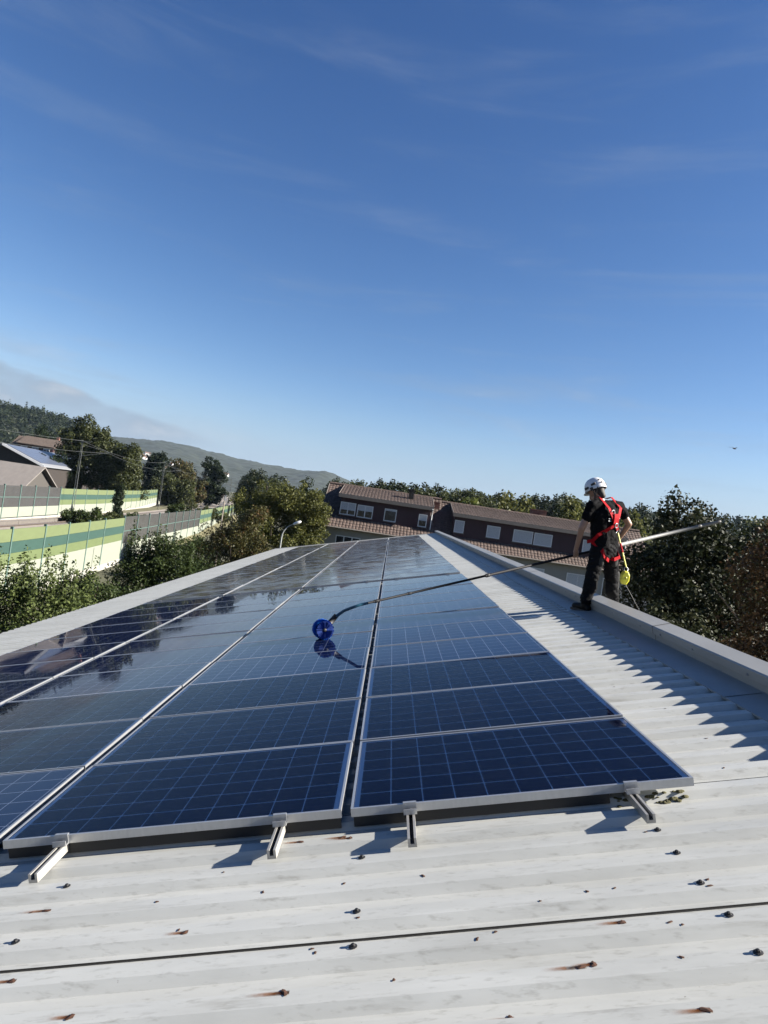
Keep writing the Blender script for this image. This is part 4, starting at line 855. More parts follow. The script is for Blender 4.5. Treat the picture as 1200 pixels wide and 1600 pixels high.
LT += [('leafy_tree', 'broad dark tree filling the gap before the olive tree', -55.0, 165, 'leaf_oak', [(0, 0, 5.0, 4.0, 3.4, 3.6), (-3.0, 0, 4.4, 3.6, 3.2, 3.2), (3.4, 0, 4.2, 3.0, 3, 3.2)], 13000, .46, 1.0, 110),
      ('leafy_tree', 'tree closing the gap beside the dark pine', -59.5, 196, 'leaf_brown', [(0, 0, 5.6, 3.6, 3.2, 3.8), (2.2, 0, 4.0, 3.0, 3, 3.2)], 9000, .48, 1.0, 80),
      ('leafy_tree', 'distant tree above the railway bend', -92.0, 285, 'leaf_wood', [(0, 0, 8, 5.0, 4, 5.0), (4.5, 0, 7, 4.4, 4, 4.6), (-4.5, 0, 6.5, 4.6, 4, 4.4)], 12000, .6, 1.3, 90),
      ('leafy_tree', 'rounded tree behind the tallest ragged tree', -67.5, 150, 'leaf_oak', [(0, 0, 8, 4.6, 4, 4.4), (4.5, 0, 7, 4.4, 4, 4.2)], 11000, .5, 1.1, 90)]
for i, (nm, lb, x, y_, mt, bl, n, sz, cr, nc) in enumerate(LT): tree(nm, lb, 'tree', x, y_, GZ + .5, bl, n, sz, M[mt], cr, nc, .35, 40 + i, group='trees across the railway', limbs=8, jag=.4)
# bushes along the tracks
BT = [('round_shrub', 'dark shrub at the end of the far glazed bays', -31.2, 66.0, [(0, 0, .9, 1.9, 1.5, 1.0), (1.6, 0, 1.1, 1.4, 1.2, .9)], 'leaf_dense'),
      ('round_shrub', 'rounded shrub at the foot of the lattice mast', -31.3, 74.0, [(0, 0, .7, 1.2, 1.2, .8), (1.4, 0, .6, 1.0, 1.0, .7)], 'leaf_oak'),
      ('clipped_thuja', 'narrow dark columnar thuja beside the lattice mast', -33.0, 80.0, [(0, 0, 1.0, .55, .55, 1.0), (0, 0, 2.6, .55, .55, 1.3), (0, 0, 4.0, .35, .35, .7)], 'leaf_fir'),
      ('round_shrub', 'low shrub beside the columnar thuja', -31.8, 83.0, [(0, 0, .6, 1.6, 1.3, .7), (1.4, 0, .5, 1.3, 1.2, .6)], 'leaf_dense'),
      ('round_shrub', 'round shrub before the far barrier, left of a pair', -32.0, 100.0, [(0, 0, 1.4, 1.6, 1.5, 1.4)], 'leaf_dense'),
      ('round_shrub', 'wide round shrub nearest the railway curve', -32.8, 112.0, [(0, 0, 1.4, 2.2, 1.8, 1.4), (2.6, 0, 1.4, 1.9, 1.7, 1.4), (4.6, 1, 1.1, 1.8, 1.6, 1.1)], 'leaf_oak')]
for i, (nm, lb, x, y_, bl, mt) in enumerate(BT): tree(nm, lb, 'shrub', x, y_, -4.76, bl, 6500, .22, M[mt], .36, 70, .08, 70 + i, group='shrubs along the tracks', limbs=4)
# dark woods right of the tracks and the row of trees behind the terrace
protos = []
def proto(mt, bl, n, sz, cr, nc, seed): return tree('proto', 'x', 'tree', 0, 0, 0, bl, n, sz, M[mt], cr, nc, .25, seed, limbs=6, jag=.4)
protos.append((proto('leaf_fir', [(0, 0, 2.6, 2.1, 2.1, 2.2), (0, 0, 5.2, 1.6, 1.6, 2.2), (0, 0, 7.6, 1.1, 1.1, 1.9), (0, 0, 9.6, .55, .55, 1.6)], 4200, .36, .6, 70, 91), 'dark_conifer', 'pointed dark conifer'))
protos.append((proto('leaf_oak', [(0, 0, 6.0, 3.0, 2.8, 3.0), (1.5, 0, 7.6, 2.2, 2.0, 2.0), (-1.2, 0, 4.4, 2.4, 2.2, 2.6)], 6000, .36, .75, 90, 92), 'round_tree', 'rounded green tree'))
protos.append((proto('leaf_wood', [(0, 0, 7.0, 2.4, 2.4, 3.2), (.6, 0, 4.0, 2.8, 2.6, 2.8)], 5200, .36, .75, 80, 93), 'dark_tree', 'dark oval tree'))
protos.append((proto('leaf_willow', [(0, 0, 5.4, 1.7, 1.6, 3.0), (1.0, 0, 4.4, 1.7, 1.6, 2.6), (-.9, 0, 4.2, 1.6, 1.5, 2.4)], 5200, .34, .6, 80, 94), 'poplar_like_tree', 'upright olive-green tree'))
protos.append((proto('leaf_pale', [(0, 0, 3.2, 1.8, 1.6, 1.8), (1.0, 0, 2.6, 1.6, 1.5, 1.6)], 3000, .30, .5, 50, 95), 'pale_tree', 'bright yellow-green small tree'))
used = [False]*len(protos)
def plant(k, x, y_, z, s, label, group, rz=None):
    p, nm, _ = protos[k]
    if not used[k]: o = p; used[k] = True
    else: o = copy_tree(p)
    o.name = nm; o.location = (x, y_, z); o.rotation_euler = (0, 0, random.uniform(0, 6.28) if rz is None else rz); o.scale = (s, s, s); tag(o, label, 'tree', group); return o
ROW = [(0, -9.5, 146.7, 1.2), (0, -8.0, 146.7, 1.24), (1, -5.9, 136.7, 1.41), (2, -4.0, 136.7, 1.34), (1, -2.4, 141.7, 1.46), (2, -0.3, 136.7, 1.36), (0, 1.3, 136.7, 1.27), (1, 3.0, 146.7, 1.53), (2, 4.8, 146.7, 1.43), (1, 6.4, 141.7, 1.49), (2, 8.6, 146.7, 1.45), (0, 11.4, 156.7, 1.35), (1, 12.9, 146.7, 1.58), (2, 15.0, 146.7, 1.46), (1, 15.6, 136.7, 1.56), (1, 17.5, 136.7, 1.53), (4, 12.1, 96.7, 2.23), (2, 23.2, 156.7, 1.49), (3, 17.5, 106.7, 1.63), (3, 19.4, 111.7, 1.66), (3, 20.6, 106.7, 1.63), (2, 33.3, 166.7, 1.65), (0, 36.6, 176.7, 1.64), (2, 37.4, 166.7, 1.7), (2, 42.5, 176.7, 1.83), (3, 27.7, 106.7, 1.74), (3, 30.1, 111.7, 1.73), (2, 46.9, 166.7, 1.65), (3, 40.6, 116.7, 1.7), (1, 45.6, 126.7, 1.48), (1, 51.0, 136.7, 1.48), (1, 63.5, 116.7, 1.77), (2, -11.1, 116.7, 1.16), (2, 70.2, 196.7, 1.99), (0, -10.2, 126.7, 1.05)]
cnt = {}
for (k, x, y_, s) in sorted(ROW, key=lambda q: q[1]/q[2]):
    cnt[k] = cnt.get(k, 0) + 1
    plant(k, x, y_, GZ, s, (f'{protos[k][2]} behind the terrace roofs, {ORD[cnt[k]]} of its kind from the left' if k != 4 else 'bright yellow-green small tree behind the terrace ridge'), 'trees behind the terraced houses')
WD = [(2, -31.0, 147, 1.22), (0, -34.0, 158, 1.1), (2, -36.5, 172, 1.25), (0, -39.5, 186, 1.15), (2, -42.0, 200, 1.28), (2, -47.0, 222, 1.2), (0, -50.5, 236, 1.2), (2, -57.0, 262, 1.2), (2, -64.0, 290, 1.15), (0, -72.0, 322, 1.25), (2, -33.0, 190, 1.3), (1, -29.0, 170, 1.25)]
cnt = {}
for (k, x, y_, s) in WD:
    cnt[k] = cnt.get(k, 0) + 1
    plant(k, x, y_, GZ, s, f'{protos[k][2]} in the dark strip right of the tracks, {ORD[cnt[k]]} along', 'trees right of the tracks')
# woods that read as one mass on the slopes
def woods(name, f, xs, ys, n, size, leaves, leaf, label, seed, cone=.3):
    r = np.random.default_rng(seed); C, Q = [], []
    for i in range(n):
        y_ = r.uniform(*ys); x = r.uniform(xs[0], xs[1])*(y_/ys[1] if xs[0]*xs[1] > 0 or True else 1); z = f(x, y_); h = size*r.uniform(.7, 1.35); w_ = h*r.uniform(.30, .42)
        if r.random() < cone: C += [(x, y_, z + h*.3), (x, y_, z + h*.6), (x, y_, z + h*.95)]; Q += [(w_, w_, h*.35), (w_*.65, w_*.65, h*.3), (w_*.28, w_*.28, h*.28)]
        else: C += [(x, y_, z + h*.55), (x + w_*.4, y_, z + h*.4), (x - w_*.4, y_, z + h*.45)]; Q += [(w_, w_, h*.42), (w_*.7, w_*.7, h*.35), (w_*.7, w_*.7, h*.35)]
    o = leaf_cloud(name, C, Q, leaves, leaf, M['leaf_wood'], shell=.7, seed=seed, aspect=.8); return tag(o, label, kind='stuff')
woods('forest', hill_right, (-70, 520), (300, 560), 1500, 7.5, 110000, 1.7, 'mixed forest covering the low slope behind the terrace', 61)
woods('forest', hill_left, (-620, -300), (520, 720), 700, 10, 60000, 1.9, 'mixed forest covering the hill behind the left houses', 62, .15)

# ------------------------------------------------------------------ bird
t = MB()
bx, by, bz = 23.57, 46.67, 9.62
t.tube([(-.16, 0, 0), (-.05, 0, .02), (.10, 0, .015), (.22, 0, .0)], [.01, .05, .045, .008], 8)
bird = t.build('bird', mat('dark_plumage', (.02, .02, .022), .8)); bird.location = (bx, by, bz); tag(bird, 'small dark bird flying above the right-hand trees', 'bird')
for s in (-1, 1):
    q = MB(); q.quad((-.05, s*.03, .02), (.08, s*.03, .02), (.05, s*.22, .10), (-.06, s*.22, .09)); q.quad((-.06, s*.22, .09), (.05, s*.22, .10), (-.03, s*.46, .05), (-.09, s*.45, .045))
    for p in ((-.05, .0), ): pass
    q.build('wing', bpy.data.materials['dark_plumage'], bird)
bird.rotation_euler = (.1, .05, R(25))

# ------------------------------------------------------------------ the worker
def remeshed(name, caps, mt, parent, voxel, smooth=4, fac=.5, ell=()):
    """one continuous surface from tapered limbs: (p0, r0, p1, r1), then ellipsoids (centre, radii, rotation)"""
    bm = bmesh.new()
    for p0, r0, p1, r1 in caps:
        p0, p1 = Vector(p0), Vector(p1); d = p1 - p0; ln = d.length; n = max(2, int(ln/(min(r0, r1)*.35)) + 1)
        q = (d.to_track_quat('Z', 'Y') if ln > 1e-6 else Euler((0, 0, 0)).to_quaternion()).to_matrix().to_4x4()
        seg = 18; prev = None; rings = []
        prof = [(-r0*math.cos(a), r0*math.sin(a)) for a in (R(8), R(35), R(62))] + [(ln*k/n, r0 + (r1 - r0)*k/n) for k in range(n + 1)] + [(ln + r1*math.cos(a), r1*math.sin(a)) for a in (R(62), R(35), R(8))]
        for z, r in prof: rings.append([bm.verts.new(p0 + (q @ Vector((r*math.cos(2*math.pi*j/seg), r*math.sin(2*math.pi*j/seg), z)))) for j in range(seg)])
        for a, b in zip(rings, rings[1:]):
            for j in range(seg): bm.faces.new((a[j], a[(j+1) % seg], b[(j+1) % seg], b[j]))
        bm.faces.new(list(reversed(rings[0]))); bm.faces.new(rings[-1])
    for c, rad, rot in ell:
        mm = Matrix.Translation(c) @ Euler(rot).to_matrix().to_4x4() @ Matrix.Diagonal((*rad, 1)); bmesh.ops.create_uvsphere(bm, u_segments=24, v_segments=14, radius=1, matrix=mm)
    me = bpy.data.meshes.new(name); bm.to_mesh(me); bm.free(); me.materials.append(mt)
    o = bpy.data.objects.new(name, me); COL.objects.link(o)
    md = o.modifiers.new('r', 'REMESH'); md.mode = 'VOXEL'; md.voxel_size = voxel; md.use_smooth_shade = True
    if smooth: sm = o.modifiers.new('s', 'SMOOTH'); sm.iterations = smooth; sm.factor = fac
    dg = bpy.context.evaluated_depsgraph_get(); ev = o.evaluated_get(dg); me2 = bpy.data.meshes.new_from_object(ev); me2.name = name; o.modifiers.clear(); o.data = me2
    me2.polygons.foreach_set('use_smooth', [True]*len(me2.polygons)); bpy.data.meshes.remove(me)
    if parent: o.parent = parent
    return o
M['skin'] = mat('tanned_skin', (.36, .20, .13), .5, var=.08, scale=30)
M['shirt'] = mat('black_cotton', (.0045, .0045, .0055), .85, var=.3, scale=14, bump=.7, bscale=16, spec=.08)
M['trouser'] = mat('charcoal_work_trousers', (.009, .009, .010), .8, var=.3, scale=10, bump=.8, bscale=12, spec=.08)
M['patch'] = mat('grey_trouser_panel', (.05, .05, .048), .8, var=.2, scale=12, bump=.6, bscale=14, spec=.1)
M['boot'] = mat('black_boot_leather', (.008, .0075, .007), .6, var=.3, spec=.15)
M['helmet'] = mat('white_helmet_shell', (.80, .81, .83), .22, var=.02)
M['red'] = mat('red_webbing', (.40, .007, .012), .7, var=.15, scale=60, spec=.1)
M['yellow'] = mat('yellow_plastic', (.70, .66, .05), .4, var=.05)
M['hair'] = mat('dark_hair', (.02, .015, .012), .7, var=.3)
M['white_print'] = mat('white_print', (.75, .75, .75), .7, var=.03)
FOOT = Vector((2.58, 5.52, .545)); PX = Vector
def W(x, y_, z): return Vector((x, y_, z)) - FOOT       # world to person coordinates
neck = W(2.655, 5.605, 1.975); lsh = W(2.485, 5.50, 1.905); rsh = W(2.885, 5.70, 1.955); lel = W(2.40, 5.50, 1.60); lha = W(2.385, 5.675, 1.325)
rel = W(3.055, 5.72, 1.75); rwr = W(2.93, 5.86, 1.535); chest = W(2.70, 5.605, 1.80); waist = W(2.735, 5.60, 1.52); hip = W(2.75, 5.60, 1.39)
lhp = W(2.665, 5.54, 1.33); rhp = W(2.85, 5.665, 1.345); lkn = W(2.62, 5.53, .975); rkn = W(2.955, 5.76, .98); lan = W(2.60, 5.535, .655); ran = W(3.06, 5.84, .60)
head = W(2.555, 5.635, 2.085)
POLE_A, POLE_B = W(-.14, 4.77, .35), W(4.57, 6.47, 2.0)
def on_pole(t): return POLE_A.lerp(POLE_B, t)
def near_t(p): d = POLE_B - POLE_A; return (p - POLE_A).dot(d)/d.length_squared
tl = near_t(lha); tr_ = near_t(rwr); lgrip, rgrip = on_pole(tl), on_pole(tr_)
pdir = (POLE_B - POLE_A).normalized()
person = thing('person', FOOT, 'worker in black with white helmet and red harness holding the long brush pole', 'person')
fac = Vector((-.55, .835, 0)).normalized(); lft = Vector((-fac.y, fac.x, 0)); upv = Vector((0, 0, 1))
# skin: head, neck, forearms and hands with fingers closed on the pole
caps = [(neck + Vector((0, 0, -.06)), .062, head + Vector((.03, -.03, -.06)), .055), (lel + (lsh - lel)*.45, .046, lel, .042), (lel, .041, lha + (lel - lha)*.22, .028), (rel + (rsh - rel)*.45, .046, rel, .042), (rel, .041, rwr, .029)]
def hand(grip, wrist, side):
    out_ = []; palm_dir = (grip - wrist).normalized(); around = pdir
    nrm = palm_dir.cross(around).normalized()
    base = grip - palm_dir*.035
    for k in range(4):                                # knuckles, then fingers curling round the shaft
        off = around*(.030 - .020*k); kn = base + off + nrm*.026 + palm_dir*.012; ln = [.92, 1.05, 1.0, .8][k]
        p1 = kn + palm_dir*.034*ln; p2 = p1 - nrm*.032*ln + palm_dir*.010; p3 = p2 - nrm*.016*ln - palm_dir*.022*ln
        out_ += [(base + off*.8 + nrm*.012 - palm_dir*.03, .014, kn, .0105), (kn, .0105, p1, .0095), (p1, .0095, p2, .009), (p2, .009, p3, .008)]
    th0 = base + around*.034 - palm_dir*.02; th1 = th0 + around*.022 + palm_dir*.03 - nrm*.01; th2 = th1 + palm_dir*.026 - nrm*.020 - around*.006
    out_ += [(th0, .014, th1, .0115), (th1, .0115, th2, .0095), (wrist, .027, base - palm_dir*.015, .027)]
    return out_
lw = lgrip + (lel - lgrip).normalized()*.085; rw = rgrip + (rel - rgrip).normalized()*.085
caps[2] = (lel, .041, lw, .028); caps[4] = (rel, .041, rw, .028)
caps += hand(lgrip, lw, 1) + hand(rgrip, rw, -1)
hrot = (R(10), R(-8), math.atan2(fac.y, fac.x) - math.pi/2)
hm = Matrix.Translation(head) @ Euler((R(-34), 0, math.atan2(fac.y, fac.x) - math.pi/2 + R(14))).to_matrix().to_4x4()   # head frame: +y forward
def H(x, y_, z): return hm @ Vector((x, y_, z))
ell = [(H(0, 0, .02), (.076, .095, .105), hm.to_euler()), (H(0, .035, -.065), (.058, .062, .06), hm.to_euler())]
caps += [(H(0, .092, .0), .014, H(0, .104, -.035), .016), (H(-.074, -.005, -.02), .016, H(-.078, -.012, .012), .018), (H(.074, -.005, -.02), .016, H(.078, -.012, .012), .018), (H(-.018, .088, -.066), .011, H(.018, .088, -.066), .011)]
body = remeshed('body', caps, M['skin'], person, .006, 2, .4, ell)
for s in (-1, 1):
    mb = MB(); mb.lathe([(.0001, .012), (.008, .009), (.0115, 0), (.0001, -.01)], 10, hm @ Matrix.Translation((s*.032, .083, .015)) @ Matrix.Rotation(R(-90), 4, 'X')); mb.build('eye', M['pvc'], person, smooth=True)
remeshed('hair', [(H(0, -.045, -.02), .062, H(0, -.05, .04), .07), (H(-.06, -.02, -.01), .025, H(-.06, -.02, .03), .03), (H(.06, -.02, -.01), .025, H(.06, -.02, .03), .03), (H(0, -.055, -.07), .045, H(0, -.05, -.03), .055)], M['hair'], person, .008, 3)
# helmet: shell with rim, vents, lugs and chin strap
mb = MB(); n = 28
prof = [(.118, -.012), (.128, -.018), (.129, -.006), (.124, .02), (.120, .06), (.104, .105), (.072, .138), (.034, .152), (.0001, .155)]
mb.lathe(prof, n, hm @ Matrix.Translation((0, -.008, .045)) @ Euler((R(8), 0, 0)).to_matrix().to_4x4() @ Matrix.Diagonal((.92, 1.12, 1, 1)))
# peak
for k in range(7):
    a0, a1 = R(50 + k*80/7), R(50 + (k+1)*80/7); q = lambda a, r, z: tuple(H(.92*r*math.cos(a), 1.12*r*math.sin(a) - .008, z + .045 + .16*r*math.sin(a)*.9))
    mb.quad(q(a0, .124, -.012), q(a0, .150, -.026), q(a1, .150, -.026), q(a1, .124, -.012))
hel = mb.build('helmet', M['helmet'], person, smooth=True)
for (x, y_, z, sx, sy, sz) in ((-.105, -.05, .085, .012, .030, .014), (.105, -.05, .085, .012, .030, .014), (-.112, .05, .075, .01, .026, .012), (.112, .05, .075, .01, .026, .012), (-.118, -.01, .035, .012, .018, .02), (.118, -.01, .035, .012, .018, .02), (0.035, -.138, .06, .016, .010, .02), (-.04, -.136, .075, .018, .012, .008), (.055, -.115, .118, .014, .014, .008), (-.055, -.115, .118, .014, .014, .008)):
    v = MB(); v.box(-sx, sx, -sy, sy, -sz, sz); v.build('vent', M['black'], hel, mw=hm @ Matrix.Translation((x, y_, z)) @ Euler((0, 0, math.atan2(x, -y_)*-.0)).to_matrix().to_4x4())
mb = MB()
for s in (-1, 1): mb.tube([H(s*.108, -.02, .03), H(s*.085, .0, -.05), H(s*.045, .06, -.118), H(0, .075, -.128)], .007, 6); mb.tube([H(s*.10, -.085, .03), H(s*.088, -.03, -.03), H(s*.08, .01, -.06)], .006, 6)
mb.build('chin_strap', M['black'], person, smooth=True)
# T-shirt
sc2 = [(lsh, .070, lsh + (lel - lsh)*.50, .072), (rsh, .070, rsh + (rel - rsh)*.48, .072), (lsh + (neck - lsh)*.25, .075, neck + Vector((0, 0, -.055)), .078), (rsh + (neck - rsh)*.25, .075, neck + Vector((0, 0, -.055)), .078), (lsh, .078, rsh, .078)]
sc2 += [(chest + lft*.09, .135, waist + lft*.08, .125), (chest - lft*.09, .135, waist - lft*.08, .125), (waist + lft*.08, .125, hip + lft*.08 + upv*.03, .126), (waist - lft*.08, .125, hip - lft*.08 + upv*.03, .126), (chest - fac*.03 + upv*.05, .12, waist - fac*.01, .118)]
ts = remeshed('t_shirt', sc2, M['shirt'], person, .010, 4)
# trousers
tc_ = [(hip + lft*.07, .122, lhp, .112), (hip - lft*.07, .122, rhp, .112), (hip - fac*.03 + lft*.03, .110, lhp.lerp(rhp, .3) - fac*.02, .105), (hip - fac*.03 - lft*.03, .110, rhp.lerp(lhp, .3) - fac*.02, .105), (lhp, .112, lkn, .086), (lkn, .086, lan + upv*.05, .078), (rhp, .112, rkn, .086), (rkn, .086, ran + upv*.05, .078), (lkn + upv*.1 - fac*.01, .086, lkn - upv*.12 - fac*.015, .08), (rkn + upv*.1, .086, rkn - upv*.14 - fac*.02, .082)]
tr_o = remeshed('trousers', tc_, M['trouser'], person, .010, 3)
def crease(o, amp, sc, seed):
    me = o.data; n_ = len(me.vertices); co = np.empty(n_*3); me.vertices.foreach_get('co', co); no = np.empty(n_*3); me.vertices.foreach_get('normal', no); co = co.reshape(-1, 3); no = no.reshape(-1, 3)
    f = vnoise(co[:, 0]*sc + co[:, 2]*sc*1.7 + 50, co[:, 1]*sc*.8 + co[:, 2]*sc*.9 + 50, seed)*.6 + vnoise(co[:, 0]*sc*2 - co[:, 2]*sc*2.6 + 90, co[:, 1]*sc*2 + 60, seed + 1)*.4
    co += no*((np.abs(f - .5)*2)**.7*amp - amp*.5)[:, None]; me.vertices.foreach_set('co', co.ravel()); me.update()
crease(tr_o, .020, 11, 5); crease(ts, .014, 12, 8)
for a, b, s in ((lhp, lkn, 1), (rhp, rkn, -1)):
    mid = a.lerp(b, .10) - fac*.070
    remeshed('seat_panel', [(mid + lft*.02*s, .048, mid - upv*.10 + lft*.01*s, .046)], M['patch'], person, .012, 3)
for k_, a_ in ((lkn, lan), (rkn, ran)):
    remeshed('knee_panel', [(k_ - lft*.02 - fac*.03 + upv*.10, .058, k_.lerp(a_, .55) - fac*.018 - lft*.02, .05)], M['patch'], person, .012, 3)
# boots
for an, lz in ((lan, None), (ran, None)):
    toe = an + fac*.17 + Vector((0, 0, -.055)); heel = an - fac*.05 + Vector((0, 0, -.05))
    sl_ = -.105
    b = remeshed('boot', [(an + upv*.05, .062, an - upv*.03, .06), (heel, .044, an + fac*.06 - upv*.045, .05), (an + fac*.06 - upv*.045, .05, toe, .040)], M['boot'], person, .010, 3)
    mb = MB(); p0, p1 = heel - fac*.045, toe + fac*.042; wv = lft*.046; z = -.112
    base = [p0 + wv*.8, p1 + wv*.7, p1 - wv*.7, p0 - wv*.8]; zz = min(v.z for v in (an, an)) + -.108
    mb.prism([Vector((q.x, q.y, 0)) for q in base], (0, 0, zz), (0, 0, zz + .028)); mb.build('boot_sole', M['black'], person)
# harness webbing: ribbons hugging the body
def ribbon(name, pts, width, outs, mt, th=.006):
    pts = [Vector(p) for p in pts]; mb = MB(); n = len(pts); L_ = []
    for i, p in enumerate(pts):
        d = (pts[min(n-1, i+1)] - pts[max(0, i-1)]).normalized(); o_ = outs[i] if isinstance(outs, list) else outs
        o_ = (o_ - d*o_.dot(d)).normalized(); s = d.cross(o_).normalized()*width/2
        L_.append((p + s, p - s, p - s + o_*th, p + s + o_*th))
    for a, b in zip(L_, L_[1:]):
        for k in range(4): mb.quad(a[k], a[(k+1) % 4], b[(k+1) % 4], b[k])
    mb.quad(*L_[0]); mb.quad(*L_[-1]); return mb.build(name, mt, person, smooth=False)
def back_pt(l, f, z): return Vector((chest.x, chest.y, 0)) + lft*l + fac*f + upv*z
zc = chest.z
bk = -fac
dr = back_pt(-.005, -.175, zc - .085)
ribbon('shoulder_strap', [lsh.lerp(neck, .55) + upv*.065 + fac*.08, lsh.lerp(neck, .55) + upv*.088, back_pt(.10, -.125, zc + .10), back_pt(.055, -.165, zc + .01), dr], .048, [upv, upv + bk*.3, bk + upv*.5, bk, bk], M['red'])
ribbon('shoulder_strap', [rsh.lerp(neck, .55) + upv*.065 + fac*.08, rsh.lerp(neck, .55) + upv*.088, back_pt(-.12, -.125, zc + .13), back_pt(-.06, -.165, zc + .02), dr], .048, [upv, upv + bk*.3, bk + upv*.5, bk, bk], M['red'])
ribbon('back_pad', [back_pt(-.0, -.172, zc + .045), back_pt(-.003, -.178, zc - .01), dr - upv*.01], .085, bk, M['red'], .010)
ribbon('waist_strap', [dr + bk*.004, back_pt(.075, -.150, waist.z + .12), back_pt(.160, -.085, waist.z + .03) + lft*.012, back_pt(.185, .0, waist.z - .055) + bk*.02, back_pt(.180, .07, waist.z - .08)], .045, [bk, bk, bk + lft*.6, lft, lft], M['red'])
ribbon('waist_strap', [dr + bk*.004, back_pt(-.09, -.150, waist.z + .13), back_pt(-.165, -.07, waist.z + .05), back_pt(-.175, .02, waist.z - .02)], .045, [bk, bk, bk - lft*.6, -lft], M['red'])
ribbon('thigh_strap', [back_pt(.185, .02, waist.z - .055), hip + lft*.155 + bk*.085 + upv*-.01, lhp + bk*.132 + lft*.03 - upv*.045, lhp + bk*.130 - lft*.055 - upv*.085, lhp - lft*.10 - upv*.07 - bk*-.03], .046, [lft + bk*.3, lft*.6 + bk, bk, bk - lft*.2, bk - lft], M['red'])
ribbon('thigh_strap', [hip - lft*.165 + bk*.06 + upv*.01, hip - lft*.15 + bk*.09 - upv*.02, rhp + bk*.128 - lft*.03 - upv*.04, rhp + bk*.126 + lft*.055 - upv*.075, rhp + lft*.10 - upv*.065 + bk*.03], .046, [-lft + bk*.5, -lft*.6 + bk, bk, bk + lft*.2, bk + lft], M['red'], .012)
mb = MB()
ring = [dr + bk*.022 + Vector(( -fac.y*.0, 0, 0)) + lft*(.026*math.cos(2*math.pi*k/12)) + upv*(.030*math.sin(2*math.pi*k/12) - .018) for k in range(13)]
mb.tube(ring, .006, 6, cap=False); mb.build('dorsal_ring', M['steel'], person, smooth=True)
# white print on the back of the shirt: a ring mark and two short lines
mb = MB(); pc = back_pt(.045, -.158, zc + .055)
mb.tube([pc + lft*(.030*math.cos(a)) + upv*(.030*math.sin(a)) for a in [2*math.pi*k/14 for k in range(11)]], .006, 5); mb.build('shirt_print', M['white_print'], person)
for (l, w_, z) in ((.085, .035, -.03), (.08, .045, -.058), (-.105, .02, .0)):
    mb = MB(); c = back_pt(l, -.150 if l > 0 else -.14, zc + z); ribbon('shirt_print', [c - lft*w_/2, c + lft*w_/2], .010, bk, M['white_print'], .004)

# fall-arrest block hanging from the harness
YB = Vector((2.995, 5.40, 1.065)); dring_w = FOOT + dr + bk*.03 - upv*.05
blk = thing('fall_arrest_block', YB, 'yellow fall-arrest block hanging from the harness on a yellow and red lanyard', 'fall arrester')
def Bq(p): return Vector(p) - YB
mb = MB(); poly = [(.056*math.cos(a)*(1.0 if abs(math.cos(a)) < .8 else .95), (.092*math.sin(a))) for a in [R(22.5 + 45*k) for k in range(8)]]
for (s0, y0, y1) in ((.86, -.045, -.033), (1, -.033, .033), (.86, .033, .045)):
    pass
b0 = len(mb.v)
for s0, y0 in ((.80, -.046), (1, -.034), (1, .034), (.80, .046)):
    for x, z in poly: mb.v.append((x*s0, y0, z*s0))
for i in range(3):
    for j in range(8): mb.f.append((i*8 + j, i*8 + (j+1) % 8, (i+1)*8 + (j+1) % 8, (i+1)*8 + j)); mb.mi.append(0)
mb.f.append(tuple(reversed(range(8)))); mb.mi.append(0); mb.f.append(tuple(range(24, 32))); mb.mi.append(0)
mb.build('housing', M['yellow'], blk)
mb = MB(); mb.lathe([(.016, 0), (.016, .003), (.0001, .004)], 12, Matrix.Translation((0, -.046, 0)) @ Matrix.Rotation(R(90), 4, 'X')); mb.build('spool_cover', mat('dark_yellow_plastic', (.35, .33, .03), .5), blk, smooth=True)
mb = MB(); mb.tube([(-.02, 0, .078), (-.024, 0, .12), (0, 0, .135), (.024, 0, .12), (.02, 0, .078)], .007, 6); mb.build('swivel_hook', M['steel'], blk, smooth=True)
mb = MB(); mb.tube([(0, 0, .13), Bq(dring_w).lerp(Vector((0, 0, .13)), .6), Bq(dring_w).lerp(Vector((0, 0, .13)), .12)], .0095, 6); mb.build('lanyard', M['yellow'], blk)
mb = MB(); ez_ = Bq(dring_w); mb.tube([Vector((0, 0, .13)).lerp(ez_, .38), Vector((0, 0, .13)).lerp(ez_, .62)], .0125, 6); mb.build('lanyard_sleeve', M['red'], blk)
mb = MB(); e = Bq(dring_w); mb.tube([e + Vector((0, 0, -.06)), e + Vector((.014, 0, -.03)), e + Vector((0, 0, .01)), e + Vector((-.014, 0, -.03)), e + Vector((0, 0, -.06))], .005, 6); mb.build('carabiner', M['steel'], blk, smooth=True)
mb = MB(); mb.tube([(.02, 0, -.078), (.22, .0, -.35), (.42, -.3, -.75), (.55, -1.2, -1.5)], .003, 5); mb.build('safety_cable', M['black'], blk)
# thin water hose on the flashing
mb = MB(); hp = [RL(2.47, 5.1, -.070), RL(2.47, 5.35, -.072), RL(2.40, 5.7, -.075), RL(2.44, 6.4, -.075), RL(2.44, 8, -.075), RL(2.46, 10, -.075), RL(2.55, 12, -.074), RL(2.60, 12.6, -.072)]
mb.tube(hp, .006, 6); tag(mb.build('water_hose', mat('grey_blue_hose', (.30, .36, .42), .5), smooth=True), 'thin pale hose lying along the flashing by the worker', 'hose')

